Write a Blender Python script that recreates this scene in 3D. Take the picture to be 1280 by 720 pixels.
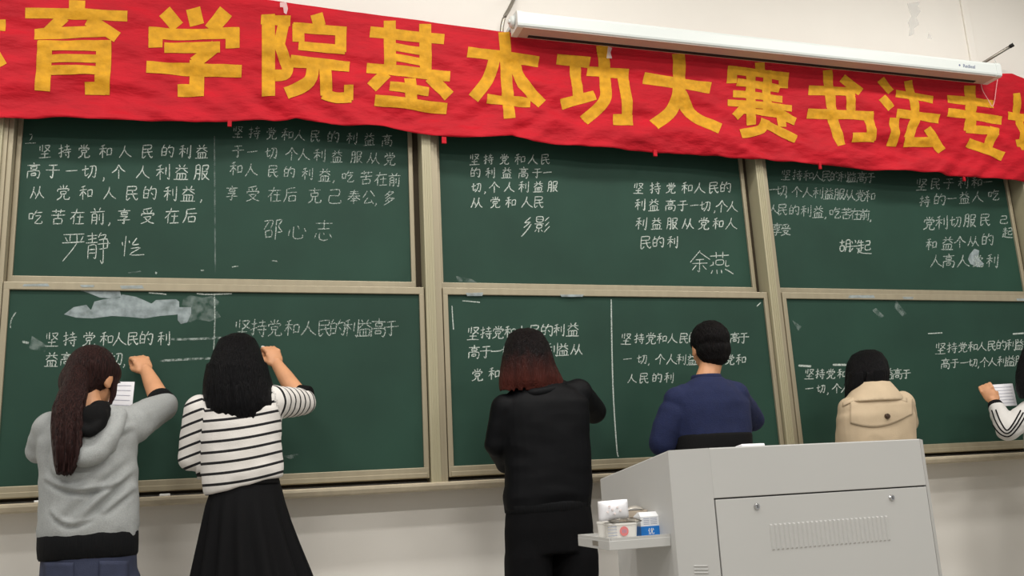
import bpy, bmesh, math, random
import numpy as np
from mathutils import Vector, Matrix, noise

for o in list(bpy.data.objects):
    bpy.data.objects.remove(o)
scene = bpy.context.scene
C = scene.collection
random.seed(7)

# ------------------------------------------------------------------ camera
CAM = Vector((0.0, -4.0, 1.05))
FPX, YAW, PITCH, ROLL = 1106.06, .302305, .2122, -.051204
_f = Vector((math.sin(YAW)*math.cos(PITCH), math.cos(YAW)*math.cos(PITCH), math.sin(PITCH)))
_r0 = Vector((math.cos(YAW), -math.sin(YAW), 0)); _u0 = _r0.cross(_f)
_r = math.cos(ROLL)*_r0 + math.sin(ROLL)*_u0
_u = -math.sin(ROLL)*_r0 + math.cos(ROLL)*_u0
cd = bpy.data.cameras.new('camera'); cam = bpy.data.objects.new('camera', cd); C.objects.link(cam)
cd.sensor_fit = 'HORIZONTAL'; cd.sensor_width = 36; cd.lens = FPX/1280*36; cd.clip_start = .02
M3 = Matrix((_r, _u, -_f)).transposed()
cam.matrix_world = Matrix.Translation(CAM) @ M3.to_4x4()
scene.camera = cam

def at(px, py, Y=0.0):
    """world point at depth Y seen at pixel (px,py) of the 1280x720 frame"""
    d = _f + _r*((px-640)/FPX) - _u*((py-360)/FPX)
    return CAM + d*((Y-CAM.y)/d.y)

# ------------------------------------------------------------------ light
scene.view_settings.view_transform = 'Standard'
scene.view_settings.look = 'None'
scene.view_settings.gamma = 1
scene.view_settings.use_curve_mapping = False
scene.view_settings.exposure = 0.0
w = bpy.data.worlds.new('world'); scene.world = w; w.use_nodes = True
bg = w.node_tree.nodes['Background']
bg.inputs[0].default_value = (1.0, .985, .96, 1); bg.inputs[1].default_value = .42
def area(loc, sx, sy, power, col=(1, .975, .935), rot=(0, 0, 0)):
    l = bpy.data.lights.new('ceiling_and_fill_light', 'AREA'); l.shape = 'RECTANGLE'; l.size = sx; l.size_y = sy
    l.energy = power; l.color = col
    o = bpy.data.objects.new('ceiling_and_fill_light', l); C.objects.link(o); o.location = loc; o.rotation_euler = rot
    return o
for lx in (-1.6, 1.2, 4.0):
    area((lx, -1.5, 4.30), 1.6, .3, 40)  # unseen row added close to the wall to brighten its upper part
    area((lx, -3.0, 4.30), 1.3, .3, 34)
    area((lx, -5.4, 4.30), 1.3, .3, 70)

# ------------------------------------------------------------------ materials
def srgb(r, g, b):
    f = lambda c: (c/255/12.92) if c/255 <= .04045 else ((c/255+.055)/1.055)**2.4
    return (f(r), f(g), f(b), 1)
def mat(name, col, rough=.6, metal=0, var=.0, vscale=8, bump=0, bscale=60, stretch=(1, 1, 1), spec=None, col2=None):
    m = bpy.data.materials.new(name); m.use_nodes = True
    nt = m.node_tree; b = nt.nodes['Principled BSDF']
    b.inputs['Base Color'].default_value = col; b.inputs['Roughness'].default_value = rough; b.inputs['Metallic'].default_value = metal
    if spec is not None: b.inputs['Specular IOR Level'].default_value = spec
    tc = nt.nodes.new('ShaderNodeTexCoord'); mp = nt.nodes.new('ShaderNodeMapping')
    mp.inputs['Scale'].default_value = stretch
    nt.links.new(tc.outputs['Object'], mp.inputs['Vector'])
    if var or col2:
        n = nt.nodes.new('ShaderNodeTexNoise'); n.inputs['Scale'].default_value = vscale; n.inputs['Detail'].default_value = 5
        nt.links.new(mp.outputs[0], n.inputs['Vector'])
        mx = nt.nodes.new('ShaderNodeMix'); mx.data_type = 'RGBA'
        rp = nt.nodes.new('ShaderNodeMapRange'); rp.inputs[1].default_value = .3; rp.inputs[2].default_value = .7
        nt.links.new(n.outputs['Fac'], rp.inputs[0]); nt.links.new(rp.outputs[0], mx.inputs[0])
        if col2: mx.inputs[6].default_value = col; mx.inputs[7].default_value = col2
        else:
            mx.inputs[6].default_value = tuple(c*(1-var) for c in col[:3])+(1,)
            mx.inputs[7].default_value = tuple(min(1, c*(1+var)) for c in col[:3])+(1,)
        nt.links.new(mx.outputs[2], b.inputs['Base Color'])
    if bump:
        n2 = nt.nodes.new('ShaderNodeTexNoise'); n2.inputs['Scale'].default_value = bscale; n2.inputs['Detail'].default_value = 4
        nt.links.new(mp.outputs[0], n2.inputs['Vector'])
        bp = nt.nodes.new('ShaderNodeBump'); bp.inputs['Strength'].default_value = bump; bp.inputs['Distance'].default_value = .01
        nt.links.new(n2.outputs['Fac'], bp.inputs['Height']); nt.links.new(bp.outputs[0], b.inputs['Normal'])
    return m
def chalk_mat(name, col, lo, hi, scale=160, base=0.0):
    """dusty chalk: opaque grains on clear gaps"""
    m = bpy.data.materials.new(name); m.use_nodes = True
    nt = m.node_tree; b = nt.nodes['Principled BSDF']
    b.inputs['Base Color'].default_value = col; b.inputs['Roughness'].default_value = .95; b.inputs['Specular IOR Level'].default_value = .1
    tc = nt.nodes.new('ShaderNodeTexCoord'); n = nt.nodes.new('ShaderNodeTexNoise')
    n.inputs['Scale'].default_value = scale; n.inputs['Detail'].default_value = 3
    nt.links.new(tc.outputs['Object'], n.inputs['Vector'])
    rp = nt.nodes.new('ShaderNodeMapRange'); rp.inputs[1].default_value = .35; rp.inputs[2].default_value = .65
    rp.inputs[3].default_value = lo; rp.inputs[4].default_value = hi
    nt.links.new(n.outputs['Fac'], rp.inputs[0]); nt.links.new(rp.outputs[0], b.inputs['Alpha'])
    return m
M = dict(
    wall=mat('painted_plaster', srgb(240, 236, 228), .9, var=.015, vscale=3, bump=.05, bscale=200),
    floor=mat('terrazzo', srgb(150, 146, 138), .5, var=.15, vscale=60),
    green=mat('chalkboard_green', srgb(36, 66, 54), .62, var=.16, vscale=2.2, spec=.25),
    alu=mat('champagne_aluminium', srgb(164, 154, 130), .45, .3, var=.05, vscale=30, stretch=(1, 1, .05)),
    post=mat('cream_post_metal', srgb(174, 167, 138), .5, .15, var=.04, vscale=30, stretch=(1, 1, .05)),
    gap=mat('dark_track', srgb(70, 60, 44), .8),
    dark=mat('dark_slot', srgb(22, 18, 16), .8),
    tray=mat('chalk_ledge_metal', srgb(196, 184, 160), .5, .1, var=.08, vscale=25),
    red=mat('red_banner_cloth', srgb(184, 14, 33), .7, var=.14, vscale=6, bump=.9, bscale=16, stretch=(.7, 1, 1.8), spec=.25),
    yellow=mat('yellow_banner_ink', srgb(207, 150, 29), .7, var=.14, vscale=30, bump=.55, bscale=24, spec=.25),
    white=mat('white_enamel', srgb(218, 224, 221), .4),
    reflect_tint=mat('roller_underside', srgb(190, 170, 160), .6),  # pinkish reflection painted into the colour of the casing underside
    steel=mat('brushed_steel', srgb(150, 145, 135), .35, .8),
    lectern=mat('grey_powder_coat', srgb(190, 190, 187), .5, var=.012, vscale=4, bump=.02, bscale=400),
    seam=mat('panel_gap', srgb(60, 58, 54), .8),
    chrome=mat('chrome_lock', srgb(200, 200, 200), .15, 1),
    paper=mat('white_paper', srgb(236, 236, 240), .8),
    chalkstick=mat('white_chalk', srgb(240, 240, 236), .9),
    skin=mat('skin', srgb(206, 150, 110), .55, var=.06, vscale=18, bump=.03, bscale=150),
    lip=mat('lips', srgb(180, 100, 92), .5),
    eye=mat('eye_white', srgb(60, 50, 45), .2),
    tape=mat('clear_tape', srgb(250, 250, 248), .06),
    string=mat('pink_string', srgb(240, 170, 170), .8),
)
M['tape'].node_tree.nodes['Principled BSDF'].inputs['Alpha'].default_value = .3
M['chalk'] = chalk_mat('chalk_lines', srgb(214, 224, 216), .3, 1.0, 240)
M['chalk_faint'] = chalk_mat('faint_chalk_lines', srgb(200, 212, 204), .1, .85, 200)
M['smear'] = chalk_mat('chalk_smear', srgb(170, 182, 184), .45, .85, 26)
M['dust2'] = chalk_mat('rubbed_chalk_line', srgb(195, 208, 202), .0, .6, 60)
M['dust'] = chalk_mat('chalk_dust', srgb(190, 205, 200), .0, .28, 30)

# ------------------------------------------------------------------ mesh helpers
def obj(name, bm, m, parent=None, smooth=False, loc=None):
    me = bpy.data.meshes.new(name); bm.normal_update(); bm.to_mesh(me); bm.free()
    for x in (m if isinstance(m, (list, tuple)) else [m]): me.materials.append(x)
    if smooth: me.polygons.foreach_set('use_smooth', [True]*len(me.polygons))
    o = bpy.data.objects.new(name, me); C.objects.link(o)
    if parent is not None:
        o.parent = parent
        off = Vector((0, 0, 0)); p = parent
        while p is not None: off += p.location; p = p.parent
        me.transform(Matrix.Translation(-off))
    elif loc is not None:
        me.transform(Matrix.Translation(-Vector(loc))); o.location = loc
    return o
def thing(name, label, cat, loc=(0, 0, 0), group=None):
    o = bpy.data.objects.new(name, None); C.objects.link(o); o.location = loc
    o.empty_display_size = .1
    o['label'] = label; o['category'] = cat
    if group: o['group'] = group
    return o
def tag(o, label, cat, group=None):
    o['label'] = label; o['category'] = cat
    if group: o['group'] = group
    return o
def struct(o): o['kind'] = 'structure'; return o
def box(bm, a, b, bev=0, mi=0):
    x0, y0, z0 = (min(a[i], b[i]) for i in range(3)); x1, y1, z1 = (max(a[i], b[i]) for i in range(3))
    v = [bm.verts.new(p) for p in ((x0,y0,z0),(x1,y0,z0),(x1,y1,z0),(x0,y1,z0),(x0,y0,z1),(x1,y0,z1),(x1,y1,z1),(x0,y1,z1))]
    fs = [bm.faces.new([v[i] for i in q]) for q in ((0,3,2,1),(4,5,6,7),(0,1,5,4),(1,2,6,5),(2,3,7,6),(3,0,4,7))]
    for f in fs: f.material_index = mi
    if bev:
        bmesh.ops.bevel(bm, geom=list({e for f in fs for e in f.edges}), offset=bev, segments=2, affect='EDGES', profile=.5)
def prism(bm, pts, axis, a, b, mi=0):
    """polygon pts (2-D) extruded along axis from a to b"""
    def P(p, t): return {0: (t, p[0], p[1]), 1: (p[0], t, p[1]), 2: (p[0], p[1], t)}[axis]
    A = [bm.verts.new(P(p, a)) for p in pts]; B = [bm.verts.new(P(p, b)) for p in pts]
    n = len(pts); fs = [bm.faces.new(A), bm.faces.new(B[::-1])]
    for i in range(n): fs.append(bm.faces.new((A[i], B[i], B[(i+1) % n], A[(i+1) % n])))
    for f in fs: f.material_index = mi
    bmesh.ops.recalc_face_normals(bm, faces=fs)
def tube(bm, pts, rad, seg=8, cap=True):
    pts = [Vector(p) for p in pts]; n = len(pts)
    rad = rad if isinstance(rad, (list, tuple)) else [rad]*n
    rings = []
    for i, p in enumerate(pts):
        t = (pts[min(i+1, n-1)]-pts[max(i-1, 0)]).normalized()
        a = t.cross(Vector((0, 0, 1)) if abs(t.z) < .9 else Vector((1, 0, 0))).normalized(); b = t.cross(a)
        rings.append([bm.verts.new(p+(a*math.cos(k*2*math.pi/seg)+b*math.sin(k*2*math.pi/seg))*rad[i]) for k in range(seg)])
    for i in range(n-1):
        for k in range(seg): bm.faces.new((rings[i][k], rings[i][(k+1) % seg], rings[i+1][(k+1) % seg], rings[i+1][k]))
    if cap: bm.faces.new(rings[0][::-1]); bm.faces.new(rings[-1])
def loft(bm, rings, cap=True):
    R = [[bm.verts.new(p) for p in r] for r in rings]; n = len(R[0])
    for i in range(len(R)-1):
        for k in range(n): bm.faces.new((R[i][k], R[i][(k+1) % n], R[i+1][(k+1) % n], R[i+1][k]))
    if cap: bm.faces.new(R[0][::-1]); bm.faces.new(R[-1])
def smoothpts(pts, sub=4):
    """Catmull-Rom through points"""
    pts = [Vector(p) for p in pts]
    if len(pts) < 3: return pts
    out = []
    for i in range(len(pts)-1):
        p0 = pts[max(i-1, 0)]; p1 = pts[i]; p2 = pts[i+1]; p3 = pts[min(i+2, len(pts)-1)]
        for k in range(sub):
            t = k/sub
            out.append(.5*((2*p1)+(p2-p0)*t+(2*p0-5*p1+4*p2-p3)*t*t+(3*p1-p0-3*p2+p3)*t**3))
    out.append(pts[-1]); return out

# ------------------------------------------------------------------ room
WALLY = .09
bm = bmesh.new(); box(bm, (-4, WALLY, 0), (9, WALLY+.15, 4.4)); struct(obj('wall_front', bm, M['wall']))
bm = bmesh.new(); box(bm, (-4, -9, -.1), (9, WALLY+.15, 0)); struct(obj('floor', bm, M['floor']))
bm = bmesh.new(); box(bm, (-4, -9, 4.4), (9, WALLY+.15, 4.5)); struct(obj('ceiling', bm, M['wall']))
# wiring cover strip running up the wall at the right
p = at(1207, 10, WALLY-.012)
bm = bmesh.new(); box(bm, (p.x-.028, WALLY-.014, 2.2), (p.x+.028, WALLY, 4.4), .005); struct(obj('trim_1', bm, M['wall']))

# ------------------------------------------------------------------ chalkboards
ZB, ZS, PITCHX, X0 = 1.05, 1.95, 1.8435, -1.0265
YU = .055                                # face of the rear (upper) boards; the front boards' face is y = 0
PW = .082
ZTOP = 2.88
posts = []
for i in range(4):
    x = X0+i*PITCHX
    t = thing('board_post', ['cream vertical metal track post at the left edge of the first chalkboards',
              'cream metal track post between the left and middle pairs of chalkboards',
              'cream metal track post between the middle and right pairs of chalkboards',
              'cream metal track post at the far right end of the chalkboards'][i], 'post', (x+PW/2, 0, ZB), 'chalkboard track posts')
    bm = bmesh.new()
    box(bm, (x, -.03, ZB), (x+.046, .07, ZTOP), .003)
    obj('post_rail', bm, M['post'], t)
    bm = bmesh.new()
    for k in range(3): box(bm, (x+.012+k*.011, -.0325, ZB), (x+.0155+k*.011, -.029, ZTOP))
    obj('post_rib', bm, M['post'], t)
    bm = bmesh.new(); box(bm, (x+.046, -.016, ZB), (x+.062, .07, ZTOP)); box(bm, (x+.062, -.006, ZB), (x+PW, .07, ZTOP), .002)
    obj('post_channel', bm, M['alu'], t)

# rear track, header and ledge
bm = bmesh.new(); box(bm, (X0, .072, ZB+.01), (X0+3*PITCHX+PW, WALLY, ZTOP+.03)); struct(obj('trim_2', bm, M['gap']))
bm = bmesh.new(); box(bm, (X0, -.03, ZTOP), (X0+3*PITCHX+PW, WALLY, ZTOP+.06), .004); tag(obj('top_rail', bm, M['alu']), 'champagne metal rail along the top of the chalkboards, behind the red banner', 'rail')
bm = bmesh.new()
prism(bm, [(-.062, ZB-.012), (-.062, ZB-.002), (-.05, ZB+.003), (-.045, ZB), (WALLY, ZB), (WALLY, ZB-.035), (-.04, ZB-.035), (-.055, ZB-.028)], 0, X0-.6, X0+3*PITCHX+.7)
tag(obj('chalk_ledge', bm, M['tray']), 'long cream metal chalk ledge running under all the lower chalkboards', 'ledge')

def board(name, label, x0, x1, z0, z1, y, fl, fr, ft, fb):
    t = thing(name, label, 'chalkboard', ((x0+x1)/2, y, z0), 'sliding chalkboards')
    bm = bmesh.new(); box(bm, (x0+.004, y, z0+.004), (x1-.004, y+.012, z1-.004)); obj('writing_surface', bm, M['green'], t)
    bm = bmesh.new(); d = .012
    box(bm, (x0, y-d, z0), (x1, y+.014, z0+fb), .003)
    box(bm, (x0, y-d, z1-ft), (x1, y+.014, z1), .003)
    box(bm, (x0, y-d*.98, z0+fb*.9), (x0+fl, y+.014, z1-ft*.9), .003)
    box(bm, (x1-fr, y-d*.98, z0+fb*.9), (x1, y+.014, z1-ft*.9), .003)
    if fb > .04: box(bm, (x0+.01, y-d-.006, z0+.003), (x1-.01, y-d+.002, z0+fb*.5), .002)
    obj('board_frame', bm, M['alu'], t)
    return t
UP, LO = [], []
nm = ['left', 'middle', 'right']
for i in range(3):
    xl = X0+i*PITCHX+PW; xr = X0+(i+1)*PITCHX
    UP.append(board('chalkboard', ['upper left green chalkboard filled with chalk writing and two large signatures',
        'upper middle green chalkboard with two separate blocks of white chalk writing',
        'upper right green chalkboard with two faint blocks of chalk writing under the banner'][i], xl+.001, xr-.030, ZS+.002, ZTOP-.001, YU, .02, .022, .03, .034))
    LO.append(board('chalkboard', ['lower left green chalkboard with a grey chalk smear near its top',
        'lower middle green chalkboard where the black-jacketed and navy-sweatered writers stand',
        'lower right green chalkboard behind the beige trench coat'][i], xl+.003, xr-.004, ZB+.022, ZS-.002, 0, .024, .024, .034, .048))

# ------------------------------------------------------------------ chalk writing
G = {}
def g(ch, s): G[ch] = [[tuple(float(v) for v in p.split(',')) for p in st.split()] for st in s.split(';')]
g('坚','15,15 15,48;33,8 33,52;48,14 85,12 80,26 62,48 45,56;52,22 68,40 90,52;25,70 76,68;50,56 50,94;8,95 94,92')
g('持','8,32 40,26;25,6 26,85 16,78;6,64 42,48;52,22 86,18;68,6 68,40;44,42 96,38;44,60 96,55;80,46 80,92 70,86;56,68 64,80')
g('党','50,4 50,24;27,10 36,22;74,8 64,22;14,44 16,28;16,30 86,28 78,42;32,42 34,62;34,44 68,42 66,60;34,60 66,58;42,62 36,80 12,94;58,60 58,86 66,92 90,90 92,78')
g('和','42,8 18,18;6,36 54,30;30,16 30,92;30,38 8,70;32,42 50,60;60,34 62,78;60,36 90,32 88,74;62,72 88,70')
g('人','48,10 40,45 8,90;46,40 64,68 96,88')
g('民','20,12 78,10 76,34;22,36 76,34;22,12 22,90 44,78;26,58 90,52;56,36 66,70 84,90 92,78')
g('的','24,6 16,24;10,28 12,82;10,30 40,28 38,80;12,54 38,52;12,78 38,76;62,6 48,36;56,26 90,24 86,84 74,78;60,46 72,60')
g('利','40,8 16,18;6,36 54,32;30,16 30,92;30,40 8,70;32,42 50,58;66,22 66,66;88,6 88,90 76,84')
g('益','30,6 38,20;70,4 60,20;12,28 88,24;40,30 12,54;58,30 90,50;22,58 24,92;22,60 78,58 76,92;42,60 42,92;58,60 58,92;4,94 96,92')
g('高','48,2 52,14;10,20 90,17;32,28 34,44;32,28 68,26 66,42;34,42 66,41;14,54 14,94;14,54 86,52 84,92 74,88;36,66 37,82;36,66 64,65 62,80;37,80 62,79')
g('于','24,18 78,14;6,46 94,42;52,16 52,90 38,82')
g('一','6,50 94,44')
g('切','6,44 46,34;24,16 26,76 46,64;52,24 90,22 86,84 72,78;70,24 64,60 44,90')
g('个','50,6 34,36 6,56;52,10 68,36 96,54;50,38 50,94')
g('服','14,12 14,60 6,92;14,14 38,12 38,88 30,84;14,36 38,34;14,58 38,56;54,12 54,92;54,12 86,10 84,32 74,30;54,46 84,44 72,70 56,92;60,54 74,74 96,92')
g('从','28,14 22,50 4,88;28,44 44,72;68,12 62,52 40,90;66,44 78,70 98,88')
g('吃','8,30 10,66;8,32 32,30 30,64;10,62 30,60;56,8 40,38;50,24 92,20;48,44 84,40 52,78 56,88 92,86 94,72')
g('苦','8,18 92,14;34,4 36,28;66,4 62,28;6,42 94,38;50,28 50,60;24,60 26,94;24,62 76,60 74,92;26,90 74,88')
g('在','8,26 92,22;44,4 34,36 6,66;28,46 28,94;46,52 88,50;66,34 66,90;40,92 96,88')
g('前','30,4 38,18;68,2 60,18;6,24 94,21;18,36 18,92;18,38 46,36 46,90 38,86;20,54 44,53;20,70 44,69;64,38 64,74;84,32 84,92 74,86')
g('享','48,2 52,12;10,18 90,15;30,26 32,42;30,27 70,25 68,40;32,40 68,39;22,52 74,50 52,64;52,62 52,94 40,88;8,74 92,70')
g('受','72,4 22,14;22,20 30,32;46,18 52,30;78,14 68,30;12,48 14,36;12,38 88,36 80,48;26,56 72,54 50,78 10,94;34,60 60,82 94,92')
g('后','80,6 26,16;26,16 24,56 6,92;28,38 92,34;40,56 42,90;40,58 82,56 80,88;42,86 80,85')
g('克','12,18 88,15;50,4 50,32;28,34 30,56;28,36 72,34 70,54;30,54 70,53;40,58 34,78 8,94;58,56 58,86 66,92 92,90 94,76')
g('己','18,14 78,12 76,46;20,48 76,46;20,48 20,88 90,88 92,70')
g('奉','22,16 78,14;14,30 86,28;6,46 94,42;50,4 40,40 6,70;56,44 94,68;34,62 68,60;26,76 76,74;50,52 50,96')
g('公','38,8 8,50;60,8 92,46;48,50 22,86 76,80;66,64 84,92')
g('多','52,4 18,36;50,12 76,12 20,52;38,22 50,32;58,44 22,72;56,54 84,52 12,98;42,64 54,76')
g('严','10,10 90,8;36,10 36,34;62,10 62,34;18,20 26,34;84,16 74,34;8,40 92,36;62,40 44,66 12,104')
g('静','8,14 46,12;12,26 44,24;4,38 50,36;28,4 28,38;14,48 14,94;14,50 42,48 42,92 36,88;16,62 40,62;16,74 40,74;62,4 52,20;60,14 80,12 72,26;54,30 84,28 84,60;48,44 96,42;54,60 84,58;70,28 70,110 60,100')
g('怡','18,8 18,94;4,34 6,50;34,28 38,38;70,16 50,44 80,42;46,60 88,56 44,86 110,84')
g('邵','8,14 48,12 38,44;30,14 6,50;14,56 16,88;14,58 44,56 42,84;16,84 42,82;62,10 62,96;62,12 88,10 74,38 90,58 70,64')
g('心','12,50 8,76;30,36 32,78 48,88 74,84 76,70;48,32 56,46;80,40 92,58')
g('志','10,20 90,16;50,4 50,40;22,42 78,40;16,64 10,84;34,60 36,86 56,92 74,86;50,58 56,68;80,62 92,78')
g('余','50,0 4,50;50,6 100,40;30,40 70,38;14,56 86,54;50,40 50,92 40,86;34,64 16,84;66,64 84,82')
g('燕','6,16 94,14;34,0 34,26;64,0 64,26;34,34 66,34 66,54 34,54 34,34;20,40 20,58;6,58 24,52;80,36 80,60 96,58;18,76 12,92;38,76 42,92;58,76 62,92;78,74 116,98')
g('胡','6,24 46,22;26,6 26,52;12,52 42,52 40,84 12,84 12,52;58,12 58,60 50,92;58,12 88,12 88,90 80,86;60,36 86,36;60,58 86,58')
g('起','10,22 44,20;28,6 28,40;6,40 50,38;28,40 28,80;28,58 46,56;14,56 6,92;10,80 40,92 104,96;58,16 88,14 88,40;58,40 88,40;58,40 58,70 92,70 92,58')
g('兴','22,12 30,30;48,8 52,26;78,8 66,32;6,50 94,46;34,62 12,88;62,62 90,86')
g('乡','60,4 26,36 60,30 20,64;66,44 40,80 10,110')
g('影','14,8 50,8 48,36 16,36 14,8;16,22 48,22;4,48 60,46;18,56 46,54 44,70 18,70 18,56;32,70 32,96;18,80 8,92;46,80 56,92;88,8 66,30;92,36 68,60;96,62 64,96')
g(',','50,84 52,92 44,104')
g('二','34,4 60,4 56,36 40,52;0,78 100,72')
# each block: board, y face, material, zoom origin, zoom scale, stroke width px, lines of (size, y at left, y at right, char, x, char, x ...)
def text_block(parent, yface, m, ox, oy, sc, wpx, lines, slant=0.0):
    for ln in lines:
        size, ya, yb = ln[0], ln[1], ln[2]; items = list(zip(ln[3::2], ln[4::2]))
        xa, xb = items[0][1], items[-1][1]
        for ch, x in items:
            t = 0 if xb == xa else (x-xa)/(xb-xa)
            cy = ya+(yb-ya)*t; s = 1.07*size*random.uniform(.93, 1.06)*(.85 if ch == '一' else 1)
            sx = s*.92; rot = random.uniform(-.05, .05)+slant
            bm = bmesh.new()
            for st in G[ch]:
                pts = []
                for (u, v) in st:
                    a = (u-50)/100*sx+random.uniform(-.012, .012)*s; b = (v-50)/100*s+random.uniform(-.012, .012)*s
                    a -= b*.06
                    X = x+a*math.cos(rot)-b*math.sin(rot); Yp = cy+a*math.sin(rot)+b*math.cos(rot)
                    pts.append(Vector((ox+X/sc, oy+Yp/sc, 0)))
                pts = smoothpts(pts, 3) if len(pts) > 2 else [pts[0], (pts[0]+pts[-1])/2+Vector((random.uniform(-.3, .3), random.uniform(-.3, .3), 0)), pts[-1]]
                ribbon_flat(bm, pts, wpx*random.uniform(.8, 1.15), yface-.0012)
            obj('chalk_comma' if ch == ',' else 'chalk_character', bm, m, parent)
def ribbon_flat(bm, pts, w, y):
    n = len(pts); L = []
    for i, p in enumerate(pts):
        t = pts[min(i+1, n-1)]-pts[max(i-1, 0)]
        if t.length < 1e-6: t = Vector((1, 0, 0))
        t.normalize(); nn = Vector((-t.y, t.x, 0)); ww = w/2*(1 if 0 < i < n-1 else .75)
        L.append((bm.verts.new(at(*(p+nn*ww).xy, y)), bm.verts.new(at(*(p-nn*ww).xy, y))))
    for i in range(n-1):
        bm.faces.new((L[i][0], L[i+1][0], L[i+1][1], L[i][1]))
CW = 1.32
T = text_block
T(UP[0], YU, M['chalk'], 0, 140, 3.271, CW, [
  (58,160,162,'坚',183,'持',264,'党',343,'和',432,'人',512,'民',600,'的',685,'利',757,'益',825),
  (66,240,247,'高',137,'于',215,'一',293,'切',365,',',425,'个',485,'人',585,'利',668,'益',742,'服',825),
  (62,328,335,'从',152,'党',258,'和',352,'人',448,'民',537,'的',612,'利',697,'益',770,',',826),
  (66,430,424,'吃',145,'苦',237,'在',317,'前',398,',',450,'享',507,'受',603,'在',703,'后',777),
  (104,548,548,'严',300,'静',400), (96,548,548,'怡',540)])
T(UP[0], YU, M['chalk_faint'], 0, 140, 3.271, CW, [(48,115,115,'二',125)])
T(UP[0], YU, M['chalk_faint'], 250, 140, 3.273, CW*.9, [
  (52,80,116,'坚',155,'持',222,'党',292,'和',358,'人',408,'民',470,'的',545,'利',622,'益',692,'高',765),
  (54,160,192,'于',155,'一',215,'切',290,'个',375,'人',425,'利',490,'益',560,'服',640,'从',710,'党',775),
  (56,232,278,'和',148,'人',210,'民',297,'的',365,'利',440,'益',510,',',548,'吃',605,'苦',680,'在',740,'前',795),
  (62,332,352,'享',130,'受',215,'在',305,'后',370,'克',468,'己',550,'奉',630,'公',690,',',722,'多',775),
  (86,480,486,'邵',300,'心',400,'志',505)])
T(UP[1], YU, M['chalk'], 540, 140, 3.048, CW*.9, [
  (44,180,180,'坚',162,'持',215,'党',275,'和',335,'人',385,'民',430),
  (44,232,232,'的',165,'利',222,'益',285,'高',348,'于',400,'一',440),
  (44,287,284,'切',168,',',203,'个',237,'人',295,'利',350,'益',405,'服',460),
  (46,345,343,'从',170,'党',240,'和',300,'人',362,'民',405),
  (62,432,428,'乡',368,'影',420)])
T(UP[1], YU, M['chalk'], 540, 140, 3.048, CW*.9, [
  (46,290,288,'坚',787,'持',850,'党',910,'和',972,'人',1020,'民',1072,'的',1118),
  (48,353,360,'利',793,'益',845,'高',908,'于',955,'一',1000,'切',1040,',',1077,'个',1103,'人',1145),
  (48,425,425,'利',798,'益',855,'服',915,'从',975,'党',1035,'和',1090,'人',1140),
  (50,497,495,'民',812,'的',862,'利',917),
  (86,572,578,'余',1020,'燕',1095)])
T(UP[2], YU, M['chalk_faint'], 920, 170, 3.556, CW*.9, [
  (50,172,185,'坚',222,'持',272,'和',322,'人',362,'民',400,'的',440,'利',478,'益',515,'高',558,'于',598),
  (54,240,268,'一',168,'切',202,',',225,'个',270,'人',318,'利',365,'益',412,'服',460,'从',505,'党',552,'和',595),
  (54,325,352,'人',168,'民',205,'的',258,'利',312,'益',365,',',400,'吃',440,'苦',490,'在',530,'前',572,',',600),
  (54,415,418,'享',180,'受',220)])
T(UP[2], YU, M['chalk'], 920, 170, 3.556, CW*.9, [(60,488,492,'胡',485,'兴',530,'起',570)])
T(UP[2], YU, M['chalk_faint'], 920, 170, 3.556, CW*.95, [
  (54,215,205,'坚',825,'民',885,'于',945,'利',1010,'和',1070,'一',1120),
  (56,290,262,'持',838,'的',905,'一',958,'益',1015,'人',1075,'吃',1145),
  (60,388,372,'党',858,'利',915,'切',975,'服',1040,'民',1105),
  (58,482,462,'和',868,'益',940,'个',995,'从',1055,'的',1118),
  (60,555,555,'人',890,'高',945,'人',1010,'党',1075,'利',1140),
  (42,372,372,'己',1190), (50,428,428,'起',1207)])
T(LO[0], 0, M['chalk'], 0, 340, 4.5, CW, [
  (84,378,374,'坚',292,'持',392,'党',500,'和',600,'人',672,'民',745,'的',822,'利',922),
  (84,492,486,'益',290,'高',372,'于',455,'一',540,'切',650,',',700)])
T(LO[0], 0, M['chalk_faint'], 0, 0, 1, CW, [
  (22,410,410,'坚',303,'持',323,'党',343,'和',365,'人',386,'民',405,'的',422,'利',439,'益',456,'高',473,'于',489)])
T(LO[1], 0, M['chalk'], 540, 360, 2, CW, [
  (34,113,104,'坚',103,'持',135,'党',165,'和',195,'人',225,'民',255,'的',287,'利',318,'益',352),
  (34,160,153,'高',105,'于',135,'一',160,'切',188,'个',220,'人',250,'利',300,'益',328,'从',362),
  (34,217,214,'党',113,'和',155)])
T(LO[1], 0, M['chalk'], 760, 380, 3.6, CW*.85, [
  (52,156,152,'坚',82,'持',140,'党',192,'和',242,'人',290,'民',340,'的',388,'利',440,'益',500,'高',570,'于',610),
  (52,248,250,'一',88,'切',152,',',185,'个',235,'人',285,'利',330,'益',378,'服',430,'从',490,'党',548,'和',598),
  (48,335,332,'人',108,'民',160,'的',220,'利',275)])
T(LO[2], 0, M['chalk'], 960, 360, 3, CW*.9, [
  (42,322,322,'坚',155,'持',195,'党',235,'和',277,'人',312,'民',345,'的',380,'利',415,'益',452,'高',485,'于',518),
  (40,378,376,'一',155,'切',198,',',225,'个',258,'人',292)])
T(LO[2], 0, M['chalk'], 960, 360, 3, CW*.75, [
  (42,226,212,'坚',647,'持',690,'党',730,'和',768,'人',803,'民',837,'的',875,'利',912,'益',942),
  (40,284,272,'高',665,'于',700,'一',735,'切',768,',',790,'个',812,'人',842,'利',877,'益',910,'服',945)])
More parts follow.
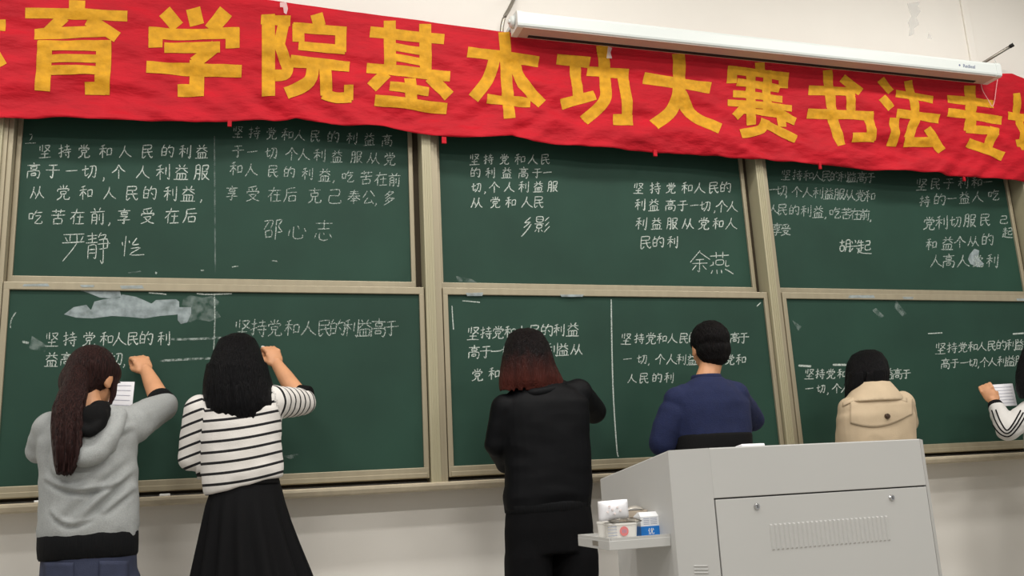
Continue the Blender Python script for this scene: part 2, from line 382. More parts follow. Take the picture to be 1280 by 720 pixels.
# ruled lines, smears and rubbed-out patches
def patch(name, parent, y, m, polys):
    for k, pl in enumerate(polys):
        bm = bmesh.new(); bm.faces.new([bm.verts.new(at(a, b, y-.0008-.0003*k)) for a, b in pl])
        obj(name, bm, m, parent)
def line(parent, y, m, lines):
    for wd, *pts in lines:
        bm = bmesh.new(); ribbon_flat(bm, smoothpts([Vector((a, b, 0)) for a, b in pts], 5), wd, y-.001)
        obj('chalk_line', bm, m, parent)
line(LO[0], 0, M['chalk_faint'], [(1.6,(268,368),(268.5,400),(267,440)), (1.5,(20,390),(14,400),(13,410)), (3,(28,427),(32,428),(36,429))])
line(LO[0], 0, M['dust2'], [(2.8,(214,424),(240,424),(278,422)), (2.8,(200,451),(236,449),(264,448))])
line(LO[0], 0, M['chalk'], [(1.6,(186,366),(200,367),(208,368)), (1.8,(246,367),(262,368),(290,367)), (2,(101,362.5),(103,363),(104,363))])
line(LO[1], 0, M['chalk'], [(1.5,(764,374),(765,440),(767,500),(771,560),(773,571)), (1.2,(578,376),(590,377),(600,378)), (1.2,(946,383),(949,380),(951,378)), (1.2,(565,382),(566,400),(567,412))])
line(LO[2], 0, M['chalk'], [(2.5,(998,457),(1008,457.5),(1014,458)), (2.5,(1041,456),(1050,456),(1058,456)), (1.2,(1160,417),(1168,416.6),(1178,416)), (2,(1266,417.5),(1272,417),(1280,416.5))])
line(UP[0], YU, M['dust'], [(1.8,(268,170),(268.5,250),(269,340)), (1.4,(160,341),(170,340),(176,339))])
line(UP[0], YU, M['chalk_faint'], [(2.5,(194,341),(195,341),(196,342)), (1.5,(251,338),(253,338),(255,338)), (1.3,(290,334),(294,333),(298,333)), (1.3,(340,326),(344,326),(347,327))])
patch('chalk_smear', LO[0], 0, M['smear'], [
  [(80,393),(92,384),(108,381),(113,387),(122,388),(140,386),(162,382),(180,381.5),(190,379),(195,375),(220,374),(224,377),(224,393),(200,395),(180,398),(160,396),(140,395),(116,398),(95,397)],
  [(114,387),(118,377),(130,374),(150,372),(153,368),(170,371),(182,376),(190,380),(200,395),(150,394),(120,397)],
  [(222,384),(239,384),(239,392),(234,403),(226,405),(222,400)],
  [(100,363),(120,362),(150,364),(152,371),(140,373),(125,372),(110,366)]])
patch('chalk_dust', LO[0], 0, M['dust'], [[(229,374),(238,369),(252,372),(266,370),(274,377),(271,388),(276,396),(262,402),(246,399),(236,404),(231,396),(226,386)], [(40,420),(60,432),(56,440),(36,436)], [(355,570),(372,567),(374,570),(362,574)]])
patch('chalk_dust', LO[2], 0, M['dust'], [[(1095,385),(1105,395),(1100,398),(1090,388)], [(1120,375),(1133,392),(1128,396),(1118,384)], [(990,400),(1002,408),(998,414)]])
patch('chalk_dust', UP[2], YU, M['smear'], [[(1212,318),(1218,311),(1224,313),(1223,322),(1230,330),(1222,334),(1213,330),(1210,324)]])
patch('chalk_dust', UP[1], YU, M['dust'], [[(570,345),(590,349),(596,353),(572,352)]])

# chalk dust caught on the frames
for i, pl in ((0, [[(30,355),(60,354.5),(62,358),(28,358)], [(150,357),(178,356.5),(180,360.5),(152,361)], [(100,356),(118,356),(117,359),(102,359)]]),
              (1, [[(582,366),(604,365.5),(603,370),(584,370)], [(700,368),(730,368),(728,371),(702,371)]]),
              (2, [[(1062,369),(1092,369),(1094,372.5),(1060,372.5)], [(1128,371),(1142,371),(1141,374),(1130,374)], [(1270,373),(1280,373),(1280,376),(1272,376)]])):
    patch('chalk_dust', LO[i], -.0125, M['smear'], pl)
# ------------------------------------------------------------------ banner
YB = -.062
tp = [(330, -.5), (480, 20), (630, 40), (760, 56), (900, 70), (1100, 88), (1228, 99), (1242, 97), (1252, 92), (1265, 92), (1280, 98), (1330, 103)]
bp_ = [(0,149.5),(60,148),(160,152),(250,153),(295,152),(340,150),(370,147),(415,157),(480,159),(520,167),(560,172),(600,174),(640,170),(665,178),(740,184),(820,190),(880,194),(940,200),(1000,204),(1040,207),(1100,213),(1160,216),(1200,221),(1280,226),(1340,232)]
tw = [at(a, b, YB) for a, b in tp]; bw = [at(a, b, YB) for a, b in bp_]
XL = -1.45; XR = bw[-1].x
tw = [Vector((XL, YB, tw[0].z+.02)), Vector((-.4, YB, tw[0].z+.01))]+tw; bw = [Vector((XL, YB, bw[0].z)), Vector((-1.05, YB, bw[0].z))]+bw
tX = [p.x for p in tw]; tZ = [p.z for p in tw]; bX = [p.x for p in bw]; bZ = [p.z for p in bw]
def cloth_y(x, z):
    zb = float(np.interp(x, bX, bZ)); zt = float(np.interp(x, tX, tZ)); t = (z-zb)/(zt-zb)
    a = noise.noise(Vector((x*2.2, 0, z*7)))*.013+noise.noise(Vector((x*5+9, 3, (z+.25*x)*15)))*.0075+noise.noise(Vector((x*14+2, 7, (z-.3*x)*34)))*.0022
    low = max(0, 1-t*1.7)
    a += noise.noise(Vector((x*3.1, 20, (z+.35*math.sin(x*2.3))*11)))*.014*low
    a *= 1.75*min(1, .35+1.6*(1-t))
    return YB+max(-.026, min(.022, a))-.006*low
banner = thing('banner', 'long red cloth banner with big yellow characters hanging above the chalkboards', 'banner', (1.5, YB, 2.6))
bm = bmesh.new(); NX, NZ = 700, 56; grid = []
for i in range(NX+1):
    x = XL+(XR-XL)*i/NX; zt = float(np.interp(x, tX, tZ)); zb = float(np.interp(x, bX, bZ))+.004*noise.noise(Vector((x*9, 0, 0)))
    grid.append([bm.verts.new((x, cloth_y(x, zb+(zt-zb)*k/NZ), zb+(zt-zb)*k/NZ)) for k in range(NZ+1)])
for i in range(NX):
    for k in range(NZ): bm.faces.new((grid[i][k], grid[i+1][k], grid[i+1][k+1], grid[i][k+1]))
o = obj('banner_cloth', bm, M['red'], banner, True)
md = o.modifiers.new('thickness', 'SOLIDIFY'); md.thickness = .0015; md.offset = 1
def bstroke(bm, pts, w, off):
    """flat-ended thick stroke in pixels laid on the cloth"""
    pts = smoothpts([Vector((a, b, 0)) for a, b in pts], 5)
    q = []
    for i in range(len(pts)-1):
        n = max(1, int((pts[i+1]-pts[i]).length/2.2))
        for k in range(n): q.append(pts[i].lerp(pts[i+1], k/n))
    q.append(pts[-1]); n = len(q); rows = []
    for i, p in enumerate(q):
        t = (q[min(i+1, n-1)]-q[max(i-1, 0)]).normalized(); nn = Vector((-t.y, t.x, 0)); r = []
        nc = 7
        for k in range(nc):
            a = p+nn*(w*(k/(nc-1)-.5)); W = at(a.x, a.y, YB); r.append(bm.verts.new((W.x, cloth_y(W.x, W.z)-off, W.z)))
        rows.append(r)
    for i in range(n-1):
        for k in range(len(rows[0])-1): bm.faces.new((rows[i][k], rows[i][k+1], rows[i+1][k+1], rows[i+1][k]))
def bchar(ox, oy, sc, strokes):
    bm = bmesh.new()
    for j, (wd, *pts) in enumerate(strokes):
        bstroke(bm, [(ox+a/sc, oy+b/sc) for a, b in pts], wd/sc, .0028+.00012*j)
    bmesh.ops.recalc_face_normals(bm, faces=bm.faces)
    obj('banner_character', bm, M['yellow'], banner, True)
bchar(0,0,4,[(62,(-180,122),(25,122)),(66,(-80,10),(-80,440)),(50,(-70,190),(15,335)),(50,(-90,190),(-170,330)),(46,(-140,372),(-20,372)),(60,(-240,10),(-310,180)),(62,(-270,130),(-270,440))])
bchar(0,0,4,[(80,(388,8),(388,70)),(50,(127,67),(638,85)),(56,(325,85),(240,160)),(60,(172,172),(530,160)),(62,(440,100),(588,190)),
  (76,(228,210),(213,458)),(54,(195,233),(558,233)),(76,(520,210),(518,330),(508,468)),(58,(424,442),(525,442)),(40,(250,298),(500,298)),(46,(245,354),(495,358))])
bchar(0,0,4,[(70,(822,55),(888,132)),(72,(965,38),(985,122)),(76,(1130,55),(1055,150)),(58,(743,163),(950,172),(1197,165)),(70,(778,138),(778,242)),(70,(1163,140),(1163,245)),
  (54,(822,240),(1100,238)),(62,(1080,232),(970,315)),(60,(732,335),(1208,355)),(74,(985,300),(982,480)),(62,(888,452),(1005,450))])
bchar(320,0,4,[(66,(62,70),(62,485)),(48,(25,96),(172,105)),(56,(142,95),(115,232)),(56,(112,222),(158,340)),(56,(160,310),(150,370),(95,380)),
  (62,(302,72),(318,130)),(48,(185,135),(452,158)),(60,(212,118),(212,212)),(56,(425,140),(422,265)),(48,(212,232),(445,252)),(54,(172,308),(467,335)),
  (62,(285,320),(265,410),(150,470)),(60,(345,330),(352,480)),(56,(335,470),(400,492),(475,490)),(46,(462,432),(462,505))])
bchar(320,0,4,[(60,(668,105),(670,370)),(60,(845,122),(850,385)),(52,(570,160),(940,198)),(40,(690,235),(840,258)),(40,(690,290),(840,312)),(54,(553,342),(970,382)),
  (60,(650,370),(575,445)),(62,(870,385),(965,482)),(60,(768,395),(775,525)),(46,(665,440),(862,462)),(52,(592,508),(955,542))])
bchar(560,30,4.8,[(68,(335,50),(365,572)),(62,(115,172),(545,226)),(70,(280,200),(240,330),(150,450)),(70,(390,210),(450,360),(562,482)),(56,(232,450),(492,476))])
bchar(560,30,4.8,[(62,(655,208),(852,230)),(66,(765,225),(780,440)),(62,(678,485),(880,428)),(68,(922,130),(945,330),(930,470),(815,580)),(56,(838,278),(1082,300)),(66,(1050,280),(1072,600)),(66,(985,580),(1105,582))])
bchar(640,0,4,[(54,(657,392),(992,440)),(62,(828,272),(835,430),(800,550),(705,628)),(62,(840,470),(910,580),(1032,650))])
bchar(880,60,5.144,[(62,(355,95),(360,160)),(52,(150,145),(545,185)),(62,(178,122),(175,228)),(62,(515,158),(515,255)),(46,(208,222),(490,258)),(48,(188,292),(512,325)),(44,(152,352),(570,385)),
  (60,(295,140),(300,410)),(58,(405,145),(405,420)),(54,(262,375),(190,450)),(56,(440,400),(592,470)),(42,(250,410),(510,425)),(58,(288,420),(298,500)),(58,(500,430),(502,508)),(62,(390,462),(355,530),(228,558)),(54,(405,500),(588,588))])
bchar(880,60,5.144,[(60,(790,145),(825,430),(880,628)),(60,(675,270),(965,286)),(56,(885,195),(1002,288)),(56,(925,270),(945,430)),(60,(670,418),(1080,442)),(64,(1052,425),(1070,600)),(58,(945,580),(1090,580))])
bchar(1080,80,4.8,[(48,(100,92),(160,168)),(50,(100,205),(155,272)),(58,(180,325),(172,490)),(48,(188,178),(412,216)),(50,(265,100),(305,300)),(52,(190,298),(452,330)),(58,(310,310),(262,450)),(54,(240,470),(440,466)),(48,(375,388),(468,522))])
bchar(1080,80,4.8,[(52,(500,210),(770,246)),(66,(635,130),(632,400)),(50,(498,292),(822,342)),(48,(612,390),(795,412)),(58,(775,385),(735,500)),(54,(618,472),(828,558))])
bchar(1080,80,4.8,[(46,(905,180),(925,300),(955,520)),(52,(862,310),(980,320)),(46,(905,480),(990,470)),(44,(1010,220),(1140,235)),(44,(1130,230),(1040,320)),(44,(1030,330),(1180,345)),(44,(1170,330),(1140,520)),(40,(1090,350),(1010,480)),(40,(1020,300),(980,400))])
# little loops of cloth stitched along the lower edge
for px, py, s in ((287,154,5),(555,175,6),(819,191,5),(1025,207,4),(1205,222,4)):
    bm = bmesh.new(); a = at(px-s/2, py-4, YB-.004); b = at(px+s/2, py+4.5, YB-.004); box(bm, (a.x, YB-.008, b.z), (b.x, YB+.002, a.z), .001); obj('hem_tab', bm, M['red'], banner)
# tape holding the banner and left on the wall
def tape(label, poly, y):
    bm = bmesh.new(); f = bm.faces.new([bm.verts.new(at(a, b, y)) for a, b in poly])
    e = bmesh.ops.extrude_face_region(bm, geom=[f]); bmesh.ops.translate(bm, vec=(0, -.0012, 0), verts=[v for v in e['geom'] if isinstance(v, bmesh.types.BMVert)])
    bmesh.ops.recalc_face_normals(bm, faces=bm.faces)
    tag(obj('tape', bm, M['tape']), label, 'tape', 'bits of clear tape')
tape('shiny strip of clear tape on the banner left of the grey hook', [(350,3),(358,3),(360,11),(358,18),(355,16),(354,9),(350,9)], YB-.021)
tape('shiny strip of clear tape on the banner under the projector screen casing', [(760,58),(765,60),(763,66),(765,73),(758,73),(759,66)], YB-.022)
tape('crinkled strip of clear tape on the bare wall above the screen casing', [(1134,4),(1150,3),(1147,8),(1151,14),(1145,22),(1149,30),(1142,36),(1143,43),(1136,45),(1137,36),(1135,28),(1139,20),(1136,12)], WALLY-.0005)
tape('small dab of clear tape on the wall beside the longer strip', [(1161,40),(1163,44),(1165,49),(1159,48)], WALLY-.0005)

# ------------------------------------------------------------------ projector screen casing
ya, yb2 = -.21, -.098
L0 = at(648, 38, ya); R0 = at(1252, 90, ya)
zf0 = at(700, 41.5, ya).z; hh = .088
xl_, xr_ = L0.x, R0.x; zb_ = (L0.z+R0.z)/2
scr = thing('projector_screen', 'long white projector screen casing mounted above the red banner', 'projector screen', ((xl_+xr_)/2, ya, zb_))
prof = [(ya+.012, zb_), (ya+.003, zb_+.006), (ya, zb_+.016), (ya, zb_+hh-.02), (ya+.006, zb_+hh-.006), (ya+.02, zb_+hh), (yb2-.01, zb_+hh), (yb2, zb_+hh-.01), (yb2, zb_)]
bm = bmesh.new(); prism(bm, prof, 0, xl_+.02, xr_-.03); obj('casing', bm, M['white'], scr)
bm = bmesh.new(); box(bm, (xl_+.02, ya+.01, zb_-.002), (xr_-.03, yb2, zb_+.004)); obj('underside', bm, M['reflect_tint'], scr)
bm = bmesh.new(); box(bm, (xl_+.08, yb2-.032, zb_-.006), (xr_-.12, yb2-.012, zb_-.001)); obj('screen_slot', bm, M['dark'], scr)
for xa, xb in ((xl_-.002, xl_+.03), (xr_-.036, xr_)):
    bm = bmesh.new(); prism(bm, [((p[0]-(ya+yb2)/2)*1.04+(ya+yb2)/2, (p[1]-zb_-hh/2)*1.05+zb_+hh/2) for p in prof], 0, xa, xb); obj('end_cap', bm, M['white'], scr)
    bm = bmesh.new(); box(bm, (xa+.004, yb2-.01, zb_+.055), (xb-.004, WALLY, zb_+.08), .002); obj('wall_bracket', bm, M['white'], scr)
bm = bmesh.new()
a = at(640, 19, ya+.05); b = at(641, 44, ya+.05)
tube(bm, [(xl_-.004, ya+.06, zb_+.05), (xl_-.022, ya+.06, zb_+.05)], [.034, .026], 14); tube(bm, [(xl_-.02, ya+.06, zb_+.05), (xl_-.03, ya+.06, zb_+.05)], .012, 10)
obj('end_plug', bm, M['white'], scr, True)
# maker's mark on the casing
cu = bpy.data.curves.new('casing_mark', 'FONT'); cu.body = 'Redleaf'; cu.size = .03; cu.extrude = .0004; cu.align_x = 'CENTER'; cu.align_y = 'CENTER'
to = bpy.data.objects.new('tmp', cu); C.objects.link(to); dg = bpy.context.evaluated_depsgraph_get()
me = bpy.data.meshes.new_from_object(to.evaluated_get(dg)); bpy.data.objects.remove(to)
mp_ = at(1211, 81.5, ya)
bm = bmesh.new(); bm.from_mesh(me); bmesh.ops.transform(bm, matrix=Matrix.Translation((mp_.x, ya-.0008, zb_+.040)) @ Matrix.Rotation(math.pi/2, 4, 'X'), verts=bm.verts)
b0 = mp_.x-.068; tube(bm, [(b0, ya-.001, zb_+.042), (b0, ya+.001, zb_+.042)], .006, 10)
M['mark'] = mat('grey_print', srgb(110, 120, 150), .6); obj('casing_mark', bm, M['mark'], scr)
# loop of string under the right end
bm = bmesh.new(); pts = [at(1226,99,-.09), at(1228,112,-.085), at(1236,126,-.09), at(1240,133,-.09), at(1243,127,-.09), at(1245,112,-.085), at(1247,99,-.09)]
tube(bm, smoothpts(pts, 5), .0022, 6); tube(bm, [at(1228,100,-.092), at(1233,103,-.092), at(1230,104,-.094), at(1227,101,-.092)], .003, 6)
tag(obj('string_loop', bm, M['string']), 'loop of pink string dangling under the right end of the screen casing', 'string')
# metal hook pipe and rod on the wall
bm = bmesh.new(); tube(bm, smoothpts([at(627,42,-.035), at(627.5,34,-.035), at(630,23,-.035), at(636,12,-.02), at(641,2,0), at(646,-10,WALLY-.01)], 5), .010, 10)
tag(obj('hook_pipe', bm, M['steel'], smooth=True), 'bent grey metal hook rising behind the banner beside the casing left end', 'hook')
bm = bmesh.new(); a, b = at(1230,78,WALLY-.03), at(1263,58,WALLY-.16)
tube(bm, [a+Vector((-.03,.06,-.01)), a, b], .0095, 12)
rod = obj('wall_rod', bm, M['steel'], smooth=True, loc=a); tag(rod, 'short metal rod sticking out of the wall above the casing right end', 'rod')
bm = bmesh.new(); d = (b-a).normalized(); tube(bm, [b-d*.004, b+d*.02], .012, 12); obj('rod_tip', bm, M['dark'], rod, True)
bm = bmesh.new(); tube(bm, [at(1243,74,WALLY-.075), at(1246,80,WALLY-.075), at(1249,79,WALLY-.075)], .002, 6); obj('wire_tie', bm, M['white'], rod)

# ------------------------------------------------------------------ lectern
YF1, YFR, YBK = -1.60, -1.687, -1.06
xL = at(835, 564, YF1).x; cf = YF1-YFR
xF0, xF1 = xL+cf, at(1150, 552, YFR).x; xR = xF1+cf
zT = at(885, 560.5, YFR).z; zBk = at(750, 599, YBK).z; zBand = at(893, 623, YFR).z
lec = thing('lectern', 'large grey metal multimedia lectern with slanted top in the right foreground', 'lectern', ((xL+xR)/2, (YF1+YBK)/2, 0))
YLB = -1.17
def side(xa, xb, name):
    bm = bmesh.new()
    prism(bm, [(YF1, 0), (YF1, zT), (YBK, zBk), (YBK, zBk-.16), (YLB, zBk-.22), (YLB, 0)], 0, xa, xb)
    bmesh.ops.bevel(bm, geom=bm.edges[:], offset=.002, segments=1, affect='EDGES'); obj(name, bm, M['lectern'], lec)
side(xL, xL+.02, 'side_panel'); side(xR-.02, xR, 'side_panel')
for xa, xb, xc in ((xL, xF0, xL+.02), (xR, xF1, xR-.02)):
    bm = bmesh.new(); n = Vector((0, .02, 0)); prism(bm, [(xa, YF1), (xb, YFR), (xb, YFR+.02), (xc, YF1)], 2, 0, zT)
    cp = obj('corner_panel', bm, M['lectern'], lec)
    if xa < xb:
        for k in range(3):          # small vent louvres low on the corner
            p = at(867, 708+k*4.3, (YF1+YFR)/2)
            bm = bmesh.new(); d = Vector((cf, YFR-YF1, 0)).normalized(); c = Vector((xL+cf*.55, YF1+(YFR-YF1)*.55, p.z)); nn = Vector((-1, -1, 0)).normalized()
            tube(bm, [c-d*.020+nn*.0005, c+d*.020+nn*.0005], .0022, 6); obj('louvre', bm, M['lectern'], cp)
bm = bmesh.new(); box(bm, (xF0, YFR, zBand), (xF1, YFR+.02, zT), .002); obj('upper_band', bm, M['lectern'], lec)
bm = bmesh.new(); box(bm, (xF0, YFR+.012, 0), (xF1, YFR+.025, zBand+.01)); obj('door_recess', bm, M['seam'], lec)
zD = zBand-.004
bm = bmesh.new(); box(bm, (xF0+.0045, YFR-.001, .08), (xF1-.002, YFR+.014, zD), .0015)
door = obj('door', bm, M['lectern'], lec)
for px, py in ((945.5, 633), (1114, 622)):
    p = at(px, py, YFR); bm = bmesh.new()
    tube(bm, [(p.x, YFR+.002, p.z), (p.x, YFR-.004, p.z), (p.x, YFR-.007, p.z)], [.0095, .0095, .0075], 20)
    lk = obj('lock', bm, M['chrome'], door, False)
    bm = bmesh.new(); box(bm, (p.x-.001, YFR-.0078, p.z-.004), (p.x+.001, YFR-.0065, p.z+.004)); obj('keyhole', bm, M['seam'], lk)
v0, v1 = at(963, 655, YFR), at(1107, 648, YFR); v2 = at(966, 688, YFR)
bm = bmesh.new()
for k in range(27):
    x = v0.x+(v1.x-v0.x)*k/26; z1 = v0.z; z0 = v2.z; dx = .0048
    pr = [(x-dx, z0), (x+dx, z0), (x+dx, z1), (x-dx, z1)]
    a = [bm.verts.new((q[0], YFR-.0012, q[1])) for q in pr]; b = [bm.verts.new((x-dx*.2, YFR-.0045, z0+.004)), bm.verts.new((x+dx*.6, YFR-.0045, z0+.004)), bm.verts.new((x+dx*.6, YFR-.0045, z1-.004)), bm.verts.new((x-dx*.2, YFR-.0045, z1-.004))]
    for i in range(4): bm.faces.new((a[i], a[(i+1) % 4], b[(i+1) % 4], b[i]))
    bm.faces.new(b)
obj('vent_louvres', bm, M['lectern'], door)
# top: narrow front rim, slanted worktop
bm = bmesh.new()
prism(bm, [(YFR+.004, zT-.02), (YFR+.004, zT+.0012), (YF1+.03, zT+.0012), (YBK-.002, zBk+.0012), (YBK-.002, zBk-.02), (YF1+.03, zT-.02)], 0, xF0+.003, xF1-.003); obj('worktop', bm, M['lectern'], lec)
for (xa, xb) in ((xL, xF0), (xF1, xR)):
    bm = bmesh.new()
    s = 1 if xa == xL else -1; o_, i_ = (xa, xb) if s > 0 else (xb, xa)
    e_ = .003*s; h_ = .0012
    vs = [(o_+e_, YF1+.002, zT+h_), (i_, YFR+.005, zT+h_), (i_, YF1+.03, zT+h_), (i_, YBK-.002, zBk+h_), (o_+e_, YBK-.002, zBk+h_), 0]
    A = [bm.verts.new(p) for p in vs[:-1]]; B = [bm.verts.new((p[0], p[1], p[2]-.015)) for p in vs[:-1]]
    bm.faces.new((A[0], A[1], A[2])); bm.faces.new((A[0], A[2], A[3], A[4])); bm.faces.new(B[::-1])
    for i in range(5): bm.faces.new((A[i], B[i], B[(i+1) % 5], A[(i+1) % 5]))
    bmesh.ops.recalc_face_normals(bm, faces=bm.faces); obj('top_corner', bm, M['lectern'], lec)
bm = bmesh.new(); box(bm, (xL+.02, YLB-.02, 0), (xR-.02, YLB, zBk-.2)); obj('back_panel', bm, M['lectern'], lec)
bm = bmesh.new(); box(bm, (xL+.022, YBK-.022, zBk-.158), (xR-.022, YBK-.003, zBk-.022)); obj('rear_lip', bm, M['lectern'], lec)
bm = bmesh.new(); box(bm, (xF0+.01, YFR+.02, 0), (xF1-.01, YLB-.01, .06)); obj('plinth', bm, M['seam'], lec)
# pull-out side tray
yt0 = -1.57
tA = at(761, 673, yt0); tB = at(828, 667, yt0); txl = tA.x; zt_ = (tA.z+tB.z)/2-.001
yt1 = -1.57
for k in range(200):
    yt1 = -1.57+k*.005
    if at(722, 667, yt1).x > txl: break
bm = bmesh.new()
th = .034
box(bm, (txl, yt0, zt_-th), (xL-.0005, yt1, zt_-.008), .0015)
for a, b in (((txl+.0008, yt0+.0008, zt_-.012), (txl+.006, yt1-.0008, zt_)), ((txl+.007, yt0+.0008, zt_-.012), (xL-.0008, yt0+.006, zt_)), ((txl+.007, yt1-.006, zt_-.012), (xL-.0008, yt1-.0008, zt_))): box(bm, a, b)
tray = obj('side_tray', bm, M['lectern'], lec)
bm = bmesh.new(); yc = yt0+(yt1-yt0)*.42; box(bm, (txl-.0012, yc-.022, zt_-.026), (txl+.002, yc+.022, zt_-.012), .001); obj('tray_pull', bm, M['steel'], tray)
zt_ -= .008
# things on the tray -------------------------------------------------
M['carton'] = mat('white_carton', srgb(236, 238, 240), .5); M['blue'] = mat('blue_carton_print', srgb(20, 120, 205), .45)
M['pink'] = mat('pink_print', srgb(228, 130, 130), .6); M['greyprint'] = mat('grey_text_print', srgb(150, 160, 185), .6)
M['kraft'] = mat('brown_card', srgb(190, 176, 158), .7); M['foil'] = mat('foil_lid', srgb(205, 200, 190), .35, .4)
M['cup'] = mat('white_cup', srgb(238, 236, 230), .45)
def onx(px, y): return at(px, 668, y).x
# milk carton
y0 = -1.50; x0, x1 = onx(802, y0), onx(826, y0); zc = at(812, 640, y0).z; H = zc-zt_; dp = .05
ct = thing('milk_carton', 'small white and blue milk carton at the right end of the lectern side tray', 'carton', ((x0+x1)/2, y0+dp/2, zt_))
bm = bmesh.new(); box(bm, (x0, y0, zt_), (x1, y0+dp, zt_+H*.82)); 
zz = zt_+H*.82; A = [(x0, y0), (x1, y0), (x1, y0+dp), (x0, y0+dp)]
vs = [bm.verts.new((a, b, zz)) for a, b in A]; ra = [bm.verts.new((x0+.003, y0+dp*.35, zt_+H)), bm.verts.new((x1-.003, y0+dp*.35, zt_+H)), bm.verts.new((x1-.003, y0+dp*.5, zt_+H)), bm.verts.new((x0+.003, y0+dp*.5, zt_+H))]
for i in range(4): bm.faces.new((vs[i], vs[(i+1) % 4], ra[(i+1) % 4], ra[i]))
bm.faces.new(ra); bmesh.ops.recalc_face_normals(bm, faces=bm.faces); obj('carton_body', bm, M['carton'], ct)
bm = bmesh.new(); box(bm, (x0-.0006, y0-.0006, zt_+.0004), (x1+.0006, y0+dp+.0006, zt_+H*.42)); bl = obj('blue_band', bm, M['blue'], ct)
g('优','30,8 10,45;22,30 22,92;40,34 95,30;60,6 58,50 38,92;68,34 68,86 92,86 94,72;78,10 88,20')
def strokes3d(bm, ch, cx, cz, s, y, wd):
    for st in G[ch]:
        P = [Vector((cx+(u-50)/100*s, y, cz-(v-50)/100*s)) for u, v in st]; n = len(P); L = []
        for i, p in enumerate(P):
            t = (P[min(i+1, n-1)]-P[max(i-1, 0)]).normalized(); nn = Vector((-t.z, 0, t.x))*wd/2; L.append((bm.verts.new(p+nn), bm.verts.new(p-nn)))
        for i in range(n-1): bm.faces.new((L[i][0], L[i+1][0], L[i+1][1], L[i][1]))
bm = bmesh.new(); strokes3d(bm, '优', x0+(x1-x0)*.5, zt_+H*.21, H*.3, y0-.0012, .0022); obj('carton_character', bm, M['carton'], bl)
bm = bmesh.new()
for k in range(4):
    for (a, b) in ((.15, .45), (.5, .85)): box(bm, (x0+(x1-x0)*a, y0-.0007, zt_+H*(.5+.075*k)), (x0+(x1-x0)*b, y0+.001, zt_+H*(.52+.075*k)))
obj('carton_print', bm, M['greyprint'], ct)
# brown-sided box behind the carton
y1 = -1.43; x0, x1 = onx(783, y1), onx(812, y1); zc = at(800, 638, y1).z
bm = bmesh.new(); box(bm, (x0, y1, zt_), (x1, y1+.05, zc), .002)
tag(obj('small_box', bm, M['kraft'], loc=(x0, y1, zt_)), 'plain beige card box standing behind the blue milk carton on the tray', 'box')
# curled wrapper on that box
bm = bmesh.new(); a = at(782, 632, y1); rows = []
for i in range(9):
    t = i/8; px = 780+24*t; py = 633-5*math.sin(t*2.2)+(3*t)
    rows.append([bm.verts.new(at(px, py, y1+.0)+Vector((0, 0, .0))), bm.verts.new(at(px, py-2-1.5*math.sin(t*3), y1+.05))])
for i in range(8): bm.faces.new((rows[i][0], rows[i+1][0], rows[i+1][1], rows[i][1]))
zmn = min(v.co.z for v in bm.verts); bmesh.ops.translate(bm, verts=bm.verts, vec=(0, 0, zc+.0012-zmn))
f = bmesh.ops.solidify(bm, geom=bm.faces[:], thickness=.001)
tag(obj('wrapper', bm, M['foil'], smooth=True, loc=(a.x, y1, zc)), 'curled foil wrapper lying on the beige card box', 'wrapper')
# cups
def cup(bm, cx, cy, z0, rb, rt, h, sq=2.0):
    rings = []; N = 28
    def ring(r, z): 
        out = []
        for k in range(N):
            a = 2*math.pi*k/N; c, s = math.cos(a), math.sin(a)
            rr = r/((abs(c)**sq+abs(s)**sq)**(1/sq)); out.append(Vector((cx+rr*c, cy+rr*s, z)))
        return out
    loft(bm, [ring(rb*.9, z0), ring(rb, z0+.003), ring(rt, z0+h-.006), ring(rt*1.06, z0+h-.005), ring(rt*1.06, z0+h), ring(rt*.98, z0+h), ring(rb*.95, z0+.006)])
y2 = -1.50; xc0, xc1 = onx(760, y2), onx(793, y2); cx = (xc0+xc1)/2; rr = (xc1-xc0)/2; h2 = at(776, 653, y2).z-zt_
cu = thing('yogurt_cup', 'white yogurt cup with a pink round print and peeled lid on the tray', 'cup', (cx, y2, zt_), 'cups on the lectern side tray')
bm = bmesh.new(); cup(bm, cx, y2, zt_, rr*.92, rr, h2, 4); obj('cup_body', bm, M['cup'], cu, False)
bm = bmesh.new(); pl = []
N = 12
for i in range(N+1):
    t = i/N; xx = cx-rr*1.0+2.25*rr*t; zz = zt_+h2+.003+.006*math.sin(t*5.5)+.006*t
    pl.append([bm.verts.new((xx, y2-rr*1.0, zz-.002)), bm.verts.new((xx, y2, zz+.004)), bm.verts.new((xx, y2+rr*.9, zz+.006))])
for i in range(N):
    for k in range(2): bm.faces.new((pl[i][k], pl[i+1][k], pl[i+1][k+1], pl[i][k+1]))
bmesh.ops.solidify(bm, geom=bm.faces[:], thickness=.0008); obj('peeled_lid', bm, M['foil'], cu, True)
bm = bmesh.new(); px_ = onx(780.5, y2-rr); pz = zt_+h2*.5
tube(bm, [(px_, y2-rr*.985, pz), (px_, y2-rr*1.03, pz)], .0135, 20); obj('round_print', bm, M['pink'], cu)
bm = bmesh.new()
for k in (-1, 0, 1): box(bm, (px_+k*.005-.001, y2-rr*1.04, pz-.005), (px_+k*.005+.001, y2-rr*1.02, pz+.005))
for z_ in (.25, .42, .62, .78):
    box(bm, (px_-.05, y2-rr*1.0, zt_+h2*z_), (px_-.022, y2-rr*.97, zt_+h2*z_+.0015))
obj('fine_print', bm, M['greyprint'], cu)
